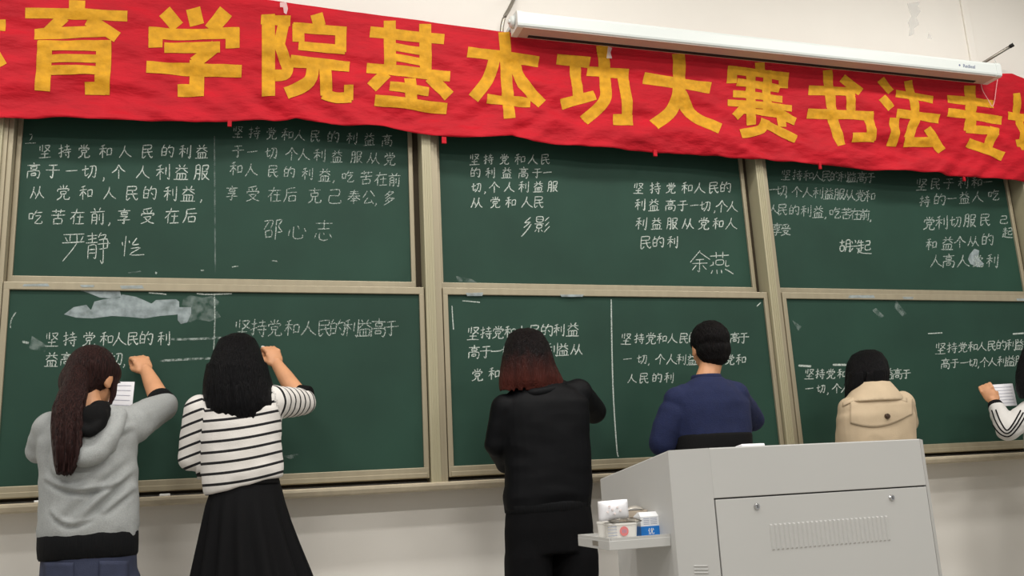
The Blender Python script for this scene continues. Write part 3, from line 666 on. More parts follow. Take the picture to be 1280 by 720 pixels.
# second cup behind left
y3 = -1.42; bm = bmesh.new(); xa, xb = onx(748, y3), onx(768, y3); cup(bm, (xa+xb)/2, y3, zt_, (xb-xa)*.44, (xb-xa)*.5, at(757, 652, y3).z-zt_)
tag(obj('yogurt_cup', bm, M['cup'], loc=((xa+xb)/2, y3, zt_)), 'plain white cup at the left, partly hidden behind the pink printed yogurt cup', 'cup', 'cups on the lectern side tray')
# folded tissue packet leaning upright on the cups
y4 = y2+.0; bm = bmesh.new(); rows = []
zb4 = zt_+h2+.014; c4 = [at(750, 652, y4), at(784, 647, y4), at(782, 624, y4), at(749, 627, y4)]
z0_ = min(c.z for c in c4[:2]); 
for j in range(7):
    r = []
    for i in range(9):
        u, v = i/8, j/6; p = (c4[0]*(1-u)+c4[1]*u)*(1-v)+(c4[3]*(1-u)+c4[2]*u)*v
        e = math.sin(math.pi*u)**.5*math.sin(math.pi*v)**.5 if 0 < u < 1 and 0 < v < 1 else 0
        r.append((p, .014*e+.003*noise.noise(p*40)))
    rows.append(r)
Fv = [[bm.verts.new(p+Vector((0, -.012-d, 0))) for p, d in r] for r in rows]; Bv = [[bm.verts.new(p+Vector((0, .012+d, 0))) for p, d in r] for r in rows]
for j in range(6):
    for i in range(8):
        bm.faces.new((Fv[j][i], Fv[j][i+1], Fv[j+1][i+1], Fv[j+1][i])); bm.faces.new((Bv[j][i], Bv[j+1][i], Bv[j+1][i+1], Bv[j][i+1]))
ed = [(0, i) for i in range(9)]+[(j, 8) for j in range(1, 7)]+[(6, i) for i in range(7, -1, -1)]+[(j, 0) for j in range(5, 0, -1)]
for k in range(len(ed)):
    a, b = ed[k], ed[(k+1) % len(ed)]; bm.faces.new((Fv[a[0]][a[1]], Bv[a[0]][a[1]], Bv[b[0]][b[1]], Fv[b[0]][b[1]]))
bmesh.ops.recalc_face_normals(bm, faces=bm.faces)
zlow = min(v.co.z for v in bm.verts); 
tp_ = obj('tissue_packet', bm, M['paper'], smooth=True, loc=(c4[0].x, y4, z0_)); tag(tp_, 'crumpled white tissue packet propped on top of the yogurt cup', 'tissues')
bm = bmesh.new()
for k, (u, v) in enumerate(((762, 633), (766, 637), (772, 634), (776, 638), (769, 642), (760, 640))):
    p = at(u, v, y4-.029); tube(bm, [p, p+Vector((0, .004, 0))], .003, 8)
obj('faint_print', bm, mat('pale_pink_print', srgb(240, 228, 226), .7), tp_)
# notepad on top of the lectern
pa, pb = at(921, 557, YF1+.08), at(950, 557, YF1+.08); yy = YF1+.05
slope = (zBk-zT)/(YBK-(YF1+.03))
bm = bmesh.new(); box(bm, (pa.x, 0, 0), (pb.x, .12, .012), .003)
bmesh.ops.transform(bm, verts=bm.verts, matrix=Matrix.Translation((0, yy, zT+slope*.02+.0035)) @ Matrix.Rotation(math.atan(slope), 4, 'X'))
tag(obj('notepad', bm, M['paper'], loc=(pa.x, yy, zT)), 'white pad lying on the slanted top of the lectern behind the front rim', 'notepad')
# chalk pieces on the ledge
for k, (px, ln, lab) in enumerate(((49, .035, 'stub of white chalk on the ledge left of the grey hoodie'), )):
    p = at(px, 625, -.03); bm = bmesh.new(); tube(bm, [(p.x-ln/2, -.03, ZB+.0055), (p.x+ln/2, -.027, ZB+.0055)], .0055, 10)
    tag(obj('chalk_stick', bm, M['chalkstick'], loc=(p.x, -.03, ZB)), lab, 'chalk', 'pieces of chalk')
bm = bmesh.new(); p = at(206, 617, -.03); box(bm, (p.x-.02, -.045, ZB+.0005), (p.x+.02, -.01, ZB+.012), .003)
tag(obj('chalk_stick', bm, M['chalkstick'], loc=(p.x, -.03, ZB)), 'flat broken chalk lump on the ledge between the hoodie and the striped shirt', 'chalk', 'pieces of chalk')

# ------------------------------------------------------------------ people
from mathutils.bvhtree import BVHTree
def ellip(bm, c, r, R=None):
    ret = bmesh.ops.create_uvsphere(bm, u_segments=20, v_segments=14, radius=1)
    m = Matrix.Translation(c) @ (R.to_4x4() if R is not None else Matrix()) @ Matrix.Diagonal((r[0], r[1], r[2], 1))
    bmesh.ops.transform(bm, matrix=m, verts=ret['verts'])
def limb(bm, pts, rad, seg=14):
    """tapered chain with ball joints"""
    pts = [Vector(p) for p in pts]
    tube(bm, pts, rad, seg)
    for p, r in zip(pts, rad): ellip(bm, p, (r, r, r))
def ering(c, rx, ry, n=28, sq=2.2):
    out = []
    for k in range(n):
        a = 2*math.pi*k/n; ca, sa = math.cos(a), math.sin(a); q = (abs(ca)**sq+abs(sa)**sq)**(-1/sq)
        out.append(Vector((c[0]+rx*q*ca, c[1]+ry*q*sa, c[2])))
    return out
def sil(rows, Y, n=28):
    """rings from silhouette rows (px_left, px_right, py, half depth[, dy])"""
    R = []
    for r in rows:
        y = Y+(r[4] if len(r) > 4 else 0); a = at(r[0], r[2], y); b = at(r[1], r[2], y)
        R.append(ering(((a.x+b.x)/2, y, (a.z+b.z)/2), (b.x-a.x)/2, r[3], n))
    return R
def remesh(bm, voxel, smooth=3):
    me = bpy.data.meshes.new('t'); bmesh.ops.recalc_face_normals(bm, faces=bm.faces); bm.to_mesh(me); bm.free()
    o = bpy.data.objects.new('t', me); C.objects.link(o)
    m = o.modifiers.new('r', 'REMESH'); m.mode = 'VOXEL'; m.voxel_size = voxel
    s = o.modifiers.new('s', 'SMOOTH'); s.factor = .5; s.iterations = smooth
    dg = bpy.context.evaluated_depsgraph_get(); me2 = bpy.data.meshes.new_from_object(o.evaluated_get(dg))
    bpy.data.objects.remove(o); bpy.data.meshes.remove(me)
    b = bmesh.new(); b.from_mesh(me2); bpy.data.meshes.remove(me2); b.normal_update(); return b
def displace(bm, fn):
    bm.normal_update()
    ds = [(v, v.normal.copy(), fn(v.co, v.normal)) for v in bm.verts]
    for v, n, d in ds: v.co += n*d
    bm.normal_update()
def head_rot(yaw, pitch, roll):
    """yaw>0 looks to the right (+x), pitch>0 looks up; face is +y"""
    return (Matrix.Rotation(-yaw, 3, 'Z') @ Matrix.Rotation(pitch, 3, 'X') @ Matrix.Rotation(roll, 3, 'Y'))
def head(bm, c, R, s=1.0):
    T = lambda x, y, z: c+R @ Vector((x*s, y*s, z*s))
    E_ = lambda p, r: ellip(bm, T(*p), [q*s for q in r], R)
    E_((0, -.012, .022), (.074, .092, .088)); E_((0, .028, -.03), (.062, .066, .07)); E_((0, .042, -.072), (.040, .046, .040))
    E_((0, .052, .02), (.060, .042, .05)); E_((.034, .066, -.022), (.024, .022, .022)); E_((-.034, .066, -.022), (.024, .022, .022))
    limb(bm, [T(0, .09, .012), T(0, .106, -.018), T(0, .112, -.032)], [.009*s, .011*s, .013*s], 10)
    E_((.010, .102, -.034), (.008, .009, .007)); E_((-.010, .102, -.034), (.008, .009, .007))
    E_((0, .090, -.060), (.021, .010, .0065)); E_((0, .089, -.070), (.018, .010, .007)); E_((0, .084, -.098), (.018, .014, .014))
    for sx in (-1, 1):
        E_((sx*.076, -.008, -.006), (.009, .021, .031)); E_((sx*.078, -.002, -.022), (.008, .012, .014)); E_((sx*.031, .083, .022), (.022, .010, .008))
def hand(bm, wrist, d, palm_n, kind='fist', s=1.0, side=1):
    """wrist point, direction to knuckles, palm normal (where the palm faces); side=+1 thumb at d x n"""
    d = d.normalized(); n = (palm_n-d*palm_n.dot(d)).normalized(); t = d.cross(n)*side
    P = lambda a, b, c: wrist+(d*a+t*b+n*c)*s
    R = Matrix((t, d, n)).transposed()
    ellip(bm, P(.045, 0, 0), (.036*s, .050*s, .015*s), R); ellip(bm, P(.062, 0, .002), (.038*s, .026*s, .014*s), R)
    limb(bm, [P(-.01, 0, 0), P(.02, 0, 0)], [.021*s, .022*s])
    for k in range(4):
        b = (.029, .010, -.010, -.028)[k]; L = (.95, 1.05, 1.0, .8)[k]
        if kind == 'fist':
            q = [P(.078, b, -.002), P(.098+.006*L, b*.95, .012), P(.092, b*.9, .034*L), P(.068, b*.85, .036*L)]
        elif kind == 'write':
            q = [P(.078, b, -.002), P(.104+.004*L, b*.9+.004, .014), P(.112-.010*k, b*.6+.012, .034), P(.104-.014*k, b*.45+.016, .048-.004*k)]
        else:
            q = [P(.080, b, 0), P(.108*L, b*1.05, .008), P(.130*L, b*1.05, .018), P(.146*L, b, .030)]
        limb(bm, q, [.0098*s, .0092*s, .0085*s, .0075*s], 10)
    if kind == 'open': q = [P(.018, .026, .004), P(.045, .046, .018), P(.070, .048, .030)]
    elif kind == 'write': q = [P(.018, .024, .006), P(.050, .036, .024), P(.078, .032, .040), P(.100, .022, .046)]
    else: q = [P(.018, .024, .006), P(.048, .034, .026), P(.074, .016, .040)]
    limb(bm, q, [.014*s, .0115*s, .0095*s, .0085*s][:len(q)], 10)
    return P(.108, .018, .050)
def fold(amp=.006, f=9, ax=(1, 1, 1), seed=0):
    ax = Vector(ax)
    def fn(c, n):
        p = Vector((c.x*ax.x, c.y*ax.y, c.z*ax.z))*f+Vector((seed, seed*2, 0))
        a = noise.noise(p); b = noise.noise(p*2.3)
        return amp*((1-abs(a)*2)*.6+b*.4)
    return fn
def strand_mat(name, c1, c2, rough=.42):
    m = mat(name, c1, rough, col2=c2, vscale=7, stretch=(30, 30, 1.6), bump=1.0, bscale=10, spec=.12)
    return m
def hair_tufts(bm, pts, n, L, rad, spread=.015, droop=1.0, seed=1):
    rnd = random.Random(seed)
    for _ in range(n):
        p, d = pts[rnd.randrange(len(pts))]; p = Vector(p)+Vector([rnd.uniform(-spread, spread) for _ in range(3)])
        d = Vector(d)+Vector([rnd.uniform(-.25, .25), rnd.uniform(-.2, .2), 0]); l = L*rnd.uniform(.5, 1.1); r = rad*rnd.uniform(.6, 1.2)
        tube(bm, [p-d*l*.5, p, p+d*l*.5, p+d*l], [r, r, r*.7, r*.12], 7)

def legs(bm, hip, ankles, rt=.078, rk=.055, ra=.04, kneeY=.03):
    for s, (ax, ay) in zip((-1, 1), ankles):
        h = hip+Vector((s*.085, 0, 0)); k = Vector(((h.x+ax)/2, (h.y+ay)/2+kneeY, .47)); limb(bm, [h, h.lerp(k, .4), k, k.lerp(Vector((ax, ay, .09)), .35), Vector((ax, ay, .09))], [rt, rt*.93, rk, rk*.98, ra])
def shoes(parent, ankles, m, yaw=0):
    for ax, ay in ankles:
        bm = bmesh.new()
        rings = []
        for t, hw, z0, z1 in ((-.085, .022, .004, .055), (-.07, .033, .0, .075), (-.02, .036, 0, .10), (.05, .040, 0, .075), (.11, .046, 0, .052), (.15, .036, .002, .040), (.168, .014, .008, .028)):
            rings.append([Vector((ax+hw*math.cos(a)*(1), ay+t, (z0+z1)/2+(z1-z0)/2*math.sin(a))) for a in [2*math.pi*k/16 for k in range(16)]])
        loft(bm, rings); bmesh.ops.recalc_face_normals(bm, faces=bm.faces)
        for v in bm.verts: v.co.z = max(v.co.z, .001)
        obj('shoe', bm, m, parent, True)

def person(label, base): return thing('person', label, 'person', base, 'people writing at the chalkboards')
def build_body(root, hc, hr, neck, sh, el, wr, hands, pelvis, ankles, hs=1.0, torso=None, elr=.036):
    """one continuous skin mesh: head, neck, torso, arms, hands, legs"""
    bm = bmesh.new(); head(bm, hc, hr, hs)
    up = hr @ Vector((0, -.02, -.05)); limb(bm, [hc+up, neck.lerp(hc+up, .5), neck], [.050*hs, .050*hs, .058])
    mid = pelvis.lerp(neck, .5)
    loft(bm, [ering(pelvis+Vector((0, 0, -.10)), .11, .075), ering(pelvis, .12, .08), ering(pelvis.lerp(neck, .3), .108, .075), ering(pelvis.lerp(neck, .7), .135, .085), ering(pelvis.lerp(neck, .9), .10, .06), ering(neck, .05, .05)])
    tips = []
    for i in (0, 1):
        limb(bm, [neck.lerp(sh[i], .5), sh[i], sh[i].lerp(el[i], .5), el[i]], [.045, .046, .040, elr])
        limb(bm, [el[i], el[i].lerp(wr[i], .3), el[i].lerp(wr[i], .7), wr[i]], [elr, .039, .033, .026])
        d, n, kind, sd = hands[i]; tips.append(hand(bm, wr[i]+(wr[i]-el[i]).normalized()*.008, d, n, kind, .97, sd))
    legs(bm, pelvis+Vector((0, 0, -.09)), ankles, .056, .048, .036)
    b = remesh(bm, .0052, 2)
    o = obj('body', b, M['skin'], root, True)
    T = lambda x, y, z: hc+hr @ Vector((x*hs, y*hs, z*hs))
    for s in (-1, 1):
        bm = bmesh.new(); ellip(bm, T(s*.031, .088, .010), (.0115, .006, .0075), hr); obj('eye', bm, M['eye'], root, True)
        bm = bmesh.new(); ellip(bm, T(s*.032, .094, .030), (.02, .005, .0035), hr); obj('eyebrow', bm, M['brow'], root, True)
    bm = bmesh.new(); ellip(bm, T(0, .095, -.062), (.019, .006, .004), hr); ellip(bm, T(0, .094, -.068), (.016, .006, .004), hr); obj('lips', bm, M['lip'], root, True)
    return tips
M['brow'] = mat('eyebrow_hair', srgb(30, 24, 22), .8)
M['shoe'] = mat('dark_shoe', srgb(40, 38, 38), .6)
M['shoew'] = mat('white_shoe', srgb(220, 218, 214), .6)
def chalk_piece(p, d, label):
    bm = bmesh.new(); d = d.normalized(); tube(bm, [p-d*.03, p+d*.012], .0055, 10)
    tag(obj('chalk_stick', bm, M['chalkstick'], loc=p), label, 'chalk', 'pieces of chalk')
def paper(label, corners, lines=5):
    bm = bmesh.new(); A = [bm.verts.new(c) for c in corners]; f = bm.faces.new(A)
    bmesh.ops.subdivide_edges(bm, edges=bm.edges[:], cuts=6, use_grid_fill=True)
    c = sum(corners, Vector())/4
    for v in bm.verts: v.co.y -= .004*math.sin((v.co.x-c.x)*30)
    bmesh.ops.solidify(bm, geom=bm.faces[:], thickness=.0012); bmesh.ops.recalc_face_normals(bm, faces=bm.faces)
    sh_ = obj('paper_sheet', bm, M['paper'], loc=c); tag(sh_, label, 'paper')
    bm = bmesh.new()
    for k in range(lines):
        v = .14+.72*k/(lines-1); a = corners[0].lerp(corners[3], v); b = corners[1].lerp(corners[2], v); q = []
        for u in np.linspace(.1, .9, 9):
            p = a.lerp(b, u); y = -.004*math.sin((p.x-c.x)*30)-.0028; q.append((bm.verts.new(p+Vector((0, y, .0012))), bm.verts.new(p+Vector((0, y, -.0012)))))
        for i in range(8): bm.faces.new((q[i][0], q[i+1][0], q[i+1][1], q[i][1]))
    obj('writing', bm, M['greyline'], sh_); return sh_
M['greyline'] = mat('faint_grey_writing', srgb(190, 192, 205), .8)
def band(name, parent, m, rows, Y, grow=.006, rib=0, sq=2.2):
    bm = bmesh.new(); R = sil(rows, Y, 64)
    loft(bm, R); bmesh.ops.recalc_face_normals(bm, faces=bm.faces)
    return obj(name, bm, m, parent, True)
def cuff(name, parent, m, a, b, ra, rb):
    bm = bmesh.new(); tube(bm, [a, a.lerp(b, .08), a.lerp(b, .92), b], [ra*.9, ra, rb, rb*.9], 24); return obj(name, bm, m, parent, True)
V = Vector

# ---- 1: grey hoodie, long ponytail ---------------------------------------------------
Y = -.47
hc = at(115, 474, -.42); hr = head_rot(.45, -.32, .10)
neck = at(111, 520, Y+.0); pel = at(113, 682, Y); pel.z = .90
sh = [at(64, 537, Y), at(166, 531, Y+.03)]; el = [at(50, 562, Y+.05), at(204, 508, Y+.19)]; wr = [at(118, 545, -.24), at(184, 466, -.125)]
ank = [(pel.x-.10, Y+.02), (pel.x+.11, Y)]
P1 = person('woman in a grey hoodie with a long dark ponytail, writing at the far left', (pel.x, Y, 0))
hd1 = at(171, 439, -.05)-wr[1]
tips = build_body(P1, hc, hr, neck, sh, el, wr, [(V((.35, .25, .75)), V((.2, .8, -.3)), 'fist', 1), (hd1, V((-.40, .9, .1)), 'write', 1)], pel, ank)
M['hoodie'] = mat('grey_marl_fleece', srgb(156, 159, 158), .95, var=.10, vscale=220, bump=.25, bscale=300)
M['rib'] = mat('black_rib_knit', srgb(13, 14, 16), .9, bump=.5, bscale=160, stretch=(1, 1, .05), spec=.2)
M['black'] = mat('black_cloth', srgb(8, 8, 9), .85, bump=.15, bscale=120, spec=.2)
M['denim'] = mat('blue_denim', srgb(46, 52, 74), .9, var=.3, vscale=10, bump=.25, bscale=300)
bm = bmesh.new()
loft(bm, sil([(50,170,684,.115),(47,173,660,.125),(50,173,630,.12),(50,172,600,.115),(47,171,572,.115),(47,171,550,.115),(54,174,535,.11),(72,162,522,.09),(92,136,510,.065)], Y))
limb(bm, [sh[0], sh[0].lerp(el[0], .5), el[0]], [.062, .056, .048]); limb(bm, [el[0], el[0].lerp(wr[0], .5), el[0].lerp(wr[0], .85)], [.048, .045, .042])
limb(bm, [sh[1].lerp(neck, .3), sh[1], sh[1].lerp(el[1], .5), el[1]], [.06, .070, .062, .054]); limb(bm, [el[1], el[1].lerp(wr[1], .16)], [.053, .046])
b = remesh(bm, .0075, 4)
c0 = at(60, 590, Y); c1 = at(168, 560, Y)
def f1(c, n):
    d = fold(.006, 8, (1, 1, 1.3), 3)(c, n)+.0022*noise.noise(c*24)
    back = max(0, -n.y)
    # long drag folds from the left waist up to the right shoulder
    for (pa, pb, amp, wd) in (((52,600),(150,605),.011,.012),((100,655),(166,590),.012,.011),((75,650),(165,570),.007,.016),((60,640),(120,648),.007,.010),((130,645),(170,610),.008,.010),((60,560),(100,600),.006,.012),((120,560),(165,535),.006,.012)):
        A = at(*pa, Y-.11); B = at(*pb, Y-.11); ab = B-A; t = ((c.x-A.x)*ab.x+(c.z-A.z)*ab.z)/(ab.x**2+ab.z**2)
        if -.1 < t < 1.1:
            q = A+ab*t; sag = -.035*math.sin(math.pi*max(0, min(1, t))) if pa[0] < 70 else 0
            dist = (c.z-(q.z+sag))*(1 if abs(ab.x) > abs(ab.z) else 1)
            d += back*1.5*amp*(math.exp(-((dist-wd)/wd)**2)-1.1*math.exp(-((dist+wd*.3)/(wd*.7))**2))*math.sin(math.pi*max(0, min(1, t)))**.5
    return d
displace(b, f1); obj('hoodie', b, M['hoodie'], P1, True)
band('hem_band', P1, M['rib'], [(49,171,697,.112),(47.5,172.5,694,.118),(46.5,173,682,.124),(47,173,668,.126),(49,172,664,.122)], Y)
cuff('sleeve_cuff', P1, M['rib'], el[1].lerp(wr[1], .03), el[1].lerp(wr[1], .27), .0575, .047)
# hood lying on the back, black lining showing at the neck
bm = bmesh.new(); pts = smoothpts([at(150, 517, Y-.04), at(146, 530, Y-.085), at(136, 548, Y-.12), at(122, 566, Y-.135), at(106, 572, Y-.135), at(90, 560, Y-.125), at(80, 538, Y-.09), at(84, 522, Y-.04)], 4)
limb(bm, pts, [.022+.012*math.sin(math.pi*i/(len(pts)-1)) for i in range(len(pts))], 12)
pts = smoothpts([at(140, 514, Y-.05), at(134, 532, Y-.095), at(122, 548, Y-.115), at(106, 552, Y-.12), at(92, 540, Y-.10)], 4); limb(bm, pts, [.024]*len(pts), 12)
ellip(bm, at(114, 556, Y-.10), (.085, .035, .05))
b = remesh(bm, .006, 3); displace(b, fold(.005, 14, (1, 1, 1), 5)); obj('hood', b, M['hoodie'], P1, True)
bm = bmesh.new(); limb(bm, smoothpts([at(132, 508, Y-.04), at(131, 518, Y-.10), at(124, 530, Y-.135), at(112, 540, Y-.15), at(101, 534, Y-.13)], 3), [.020]*13, 10)
ellip(bm, at(117, 524, Y-.125), (.048, .028, .055)); ellip(bm, at(124, 514, Y-.08), (.04, .03, .04))
b = remesh(bm, .006, 2); obj('hood_lining', b, M['black'], P1, True)
bm = bmesh.new(); legs(bm, at(111, 735, Y), ank, .086, .07, .058); loft(bm, sil([(51,171,745,.112),(50,171,715,.115),(51,170,690,.112),(55,166,672,.10)], Y)); b = remesh(bm, .008, 3)
displace(b, fold(.004, 10, (1, 1, .6), 8)); jn = obj('jeans', b, M['denim'], P1, True)
def bvh_of(o, root):
    return BVHTree.FromPolygons([v.co+V(root.location) for v in o.data.vertices], [tuple(p.vertices) for p in o.data.polygons])
def drape(name, parent, m, bv, grid, off, th):
    """cloth patch: pixel grid laid onto a garment"""
    bm = bmesh.new(); rows = []
    for r in grid:
        q = []
        for (a, b_) in r:
            d = (at(a, b_, -.5)-CAM).normalized(); h, n_, _, _ = bv.ray_cast(CAM, d); q.append(bm.verts.new(h+n_*off if h is not None else bv.find_nearest(at(a, b_, parent.parent.location.y-.05))[0]))
        rows.append(q)
    for j in range(len(rows)-1):
        for i in range(len(rows[0])-1): bm.faces.new((rows[j][i], rows[j+1][i], rows[j+1][i+1], rows[j][i+1]))
    bmesh.ops.recalc_face_normals(bm, faces=bm.faces)
    bmesh.ops.solidify(bm, geom=bm.faces[:], thickness=th); bmesh.ops.recalc_face_normals(bm, faces=bm.faces); return obj(name, bm, m, parent, True)
bj = bvh_of(jn, P1)
def jp(px0, px1, py0, py1):
    drape('back_pocket', jn, M['denim'], bj, [[(px0+(px1-px0)*i/8, py0+(py1-py0)*j/6+(3*(1-abs(i-4)/4)*j/6)) for i in range(9)] for j in range(7)], .005, .004)
jp(56, 92, 703, 732); jp(124, 160, 701, 732)
# hair: skull cap, ponytail
M['hair1'] = strand_mat('dark_brown_hair', srgb(24, 15, 15), srgb(58, 36, 33))
bm = bmesh.new(); T1 = lambda x, y, z: hc+hr @ V((x, y, z))
ellip(bm, T1(0, -.022, .026), (.086, .094, .096), hr); ellip(bm, T1(-.01, -.05, -.02), (.074, .06, .085), hr); ellip(bm, T1(.045, .035, .03), (.034, .04, .055), hr); ellip(bm, T1(-.045, .035, .03), (.034, .04, .055), hr)
limb(bm, smoothpts([T1(.066, .03, .01), T1(.078, .04, -.04), T1(.074, .045, -.09)], 3), [.016, .015, .013, .012, .010, .008, .004], 10)
b = remesh(bm, .005, 2); displace(b, lambda c, n: .002*noise.noise(V((c.x*90, c.y*90, c.z*8)))); hair1 = obj('hair', b, M['hair1'], P1, True)
bm = bmesh.new(); Yp = -.53
pr = [(86,114,458,.05,.03),(80,112,475,.05,0),(72,110,492,.048,-.03),(65,107,510,.042,-.06),(63,106,535,.038,-.085),(65,104,560,.034,-.10),(67,98,580,.026,-.105),(70,90,593,.014,-.105)]
loft(bm, sil(pr, Yp+.02, 24))
for k in range(46):
    u = random.uniform(-1, 1); yo = random.uniform(-.03, .03)
    q = []
    for (a, b_, py, hd, dy) in pr[2:]:
        x = (a+b_)/2+u*(b_-a)/2*random.uniform(.9, 1.02); q.append(at(x, py+random.uniform(-3, 3), Yp+.02+dy+yo-abs(.012)))
    tube(bm, smoothpts(q, 3), [.0065*(1-.75*i/15) for i in range(16)], 6)
b = remesh(bm, .0042, 1); displace(b, lambda c, n: .0016*noise.noise(V((c.x*110+c.z*9, c.y*110, c.z*4)))); obj('ponytail', b, M['hair1'], hair1, True)
chalk_piece(at(166, 447.5, -.042), V((-.30, .9, .25)), 'white chalk stick in the raised hand of the woman in the grey hoodie')
pc = [at(131, 477, -.22), at(168.5, 477.5, -.20), at(165, 512, -.225), at(128, 510, -.245)]
paper('white sheet of paper held in front of the woman in the grey hoodie', pc)

# ---- 2: striped shirt, black skirt ---------------------------------------------------
Y = -.46
hc = at(297, 466, Y+.03); hr = head_rot(.10, -.05, 0)
neck = at(303, 505, Y); pel = at(306, 640, Y); pel.z = .94
sh = [at(250, 513, Y), at(342, 503, Y)]; el = [at(240, 572, Y+.03), at(378, 503, Y+.17)]; wr = [at(262, 580, Y+.24), at(348, 458, -.135)]
ank = [(pel.x-.09, Y), (pel.x+.09, Y)]
P2 = person('woman with black shoulder-length hair in a black and white striped shirt', (pel.x, Y, 0))
build_body(P2, hc, hr, neck, sh, el, wr, [(V((.3, .9, .1)), V((.9, -.2, -.2)), 'fist', 1), (at(337, 428, -.08)-wr[1], V((-.40, .9, .1)), 'write', 1)], pel, ank)
def stripe_mat(name, base, dark, period, width):
    m = mat(name, base, .9, bump=.2, bscale=250); nt = m.node_tree; b = nt.nodes['Principled BSDF']
    at_ = nt.nodes.new('ShaderNodeAttribute'); at_.attribute_name = 'knit'
    mo = nt.nodes.new('ShaderNodeMath'); mo.operation = 'PINGPONG'; mo.inputs[1].default_value = period/2; nt.links.new(at_.outputs['Fac'], mo.inputs[0])
    lt = nt.nodes.new('ShaderNodeMath'); lt.operation = 'LESS_THAN'; lt.inputs[1].default_value = width/2; nt.links.new(mo.outputs[0], lt.inputs[0])
    mx = nt.nodes.new('ShaderNodeMix'); mx.data_type = 'RGBA'; mx.inputs[6].default_value = base; mx.inputs[7].default_value = dark
    nt.links.new(lt.outputs[0], mx.inputs[0]); nt.links.new(mx.outputs[2], b.inputs['Base Color']); return m
M['stripe'] = stripe_mat('striped_jersey', srgb(222, 218, 213), srgb(20, 20, 23), .0385, .0098)
bm = bmesh.new()
loft(bm, sil([(257,353,607,.10),(254,354,596,.108),(250,353,575,.11),(248,351,550,.11),(247,352,528,.108),(250,354,512,.10),(264,338,498,.085),(284,322,488,.06)], Y))
limb(bm, [sh[0], sh[0].lerp(el[0], .5), el[0]], [.058, .055, .050]); limb(bm, [el[0], el[0].lerp(wr[0], .6)], [.049, .042])
limb(bm, [sh[1].lerp(neck, .3), sh[1], sh[1].lerp(el[1], .5), el[1]], [.058, .066, .06, .054]); limb(bm, [el[1], el[1].lerp(wr[1], .10)], [.053, .049])
b = remesh(bm, .0065, 4)
def f2(c, n):
    d = fold(.004, 9, (1, 1, 1.3), 11)(c, n)
    d += .006*max(0, 1-(c.z-1.07)/.12)*noise.noise(V((c.x*14, 1, c.z*16))) if c.z < 1.19 else 0
    return d
displace(b, f2)
zh = at(300, 570, Y).z
for v in b.verts:
    if v.co.z < zh and v.co.x > at(252, 590, Y).x-.02: v.co.z += .20*(v.co.x-pel.x)*min(1, (zh-v.co.z)/.06)
def seg_t(c, a, b_):
    ab = b_-a; t = max(0, min(1, (c-a).dot(ab)/ab.length_squared)); return t, (c-(a+ab*t)).length
tors = (at(300, 600, Y), at(300, 520, Y))
o = obj('striped_shirt', b, M['stripe'], P2, True)
kn = o.data.attributes.new('knit', 'FLOAT', 'POINT'); off = V(P2.location); vals = []
for v in o.data.vertices:
    c = v.co+off; tr, dr = seg_t(c, sh[1].lerp(el[1], .12), el[1]); tl, dl = seg_t(c, sh[0], el[0]); inR = dr < .085 and c.x > sh[1].x-.01; inL = dl < .07 and c.x < at(254, 560, Y).x
    if inR: val = .018+(c-sh[1]).dot((el[1]-sh[1]).normalized())
    elif inL: val = (c.z-.9)+(c.x-at(254, 560, Y).x)*-.35
    else: val = (c.z-.9)-.14*(c.x-pel.x)-.5*(c.x-pel.x)**2
    vals.append(val)
kn.data.foreach_set('value', vals)
cuff('sleeve_cuff', P2, M['black'], el[1]+V((.028, .0, .02)), el[1].lerp(wr[1], .17), .046, .047)
cuff('sleeve_cuff', P2, M['black'], el[0].lerp(wr[0], .58), el[0].lerp(wr[0], .68), .044, .043)
M['skirt'] = mat('black_skirt_cloth', srgb(7, 7, 9), .85, bump=.1, bscale=150, spec=.2)
bm = bmesh.new(); R = []
for (a, b_, py, hd) in ((268,344,582,.082),(266,347,596,.086),(262,352,612,.096),(256,356,630,.112),(251,363,655,.125),(245,373,685,.138),(238,385,716,.15),(229,398,752,.165),(220,410,790,.178)):
    p0 = at(a, py, Y); p1 = at(b_, py, Y); cx = (p0.x+p1.x)/2; rx = (p1.x-p0.x)/2; t = max(0, (py-604)/190); r = []
    for k in range(120):
        an = 2*math.pi*k/120; pl = 1+.075*min(1, t*2.2)*math.cos(an*15+math.sin(an*3)*.8); r.append(V((cx+rx*pl*math.cos(an)/(1+.03*min(1, t*2)), Y+hd*pl*math.sin(an), (p0.z+p1.z)/2)))
    R.append(r)
loft(bm, R); bmesh.ops.recalc_face_normals(bm, faces=bm.faces); sk = obj('pleated_skirt', bm, M['skirt'], P2, True)
band('waistband', sk, M['black'], [(264,350,606,.094),(264,350,604,.095),(267,346,590,.088),(268,345,588,.085)], Y)
M['hair2'] = strand_mat('black_hair', srgb(7, 7, 9), srgb(15, 14, 16), .45)
bm = bmesh.new(); hrow = [(288,309,418,.045,.03),(274,319,424,.075,.02),(267,326,437,.09,.012),(261,331,455,.097,0),(257,337,475,.097,-.008),(256,341,492,.092,-.02),(257,343,506,.085,-.03),(262,340,518,.07,-.04)]
loft(bm, sil(hrow, Y+.005, 36))
rnd = random.Random(4)
for k in range(70):
    an = rnd.uniform(math.pi*.95, math.pi*2.05); q = []; ph = rnd.uniform(0, 6)
    for j, (a, b_, py, hd, dy) in enumerate(hrow[3:]+[(266,337,526,.062,-.045)]):
        wob = 2.2*math.sin(j*1.3+ph); x = (a+b_)/2+(b_-a)/2*math.cos(an)*.97+wob*.6; q.append(at(x, py+rnd.uniform(-1, 3), Y+.005+dy+hd*math.sin(an)*.98))
    q = smoothpts(q, 3); tube(bm, q, [.010*(1-.8*(i/(len(q)-1))**3) for i in range(len(q))], 7)
b = remesh(bm, .0048, 1); displace(b, lambda c, n: .0018*noise.noise(V((c.x*90, c.y*90, c.z*6)))); obj('hair', b, M['hair2'], P2, True)
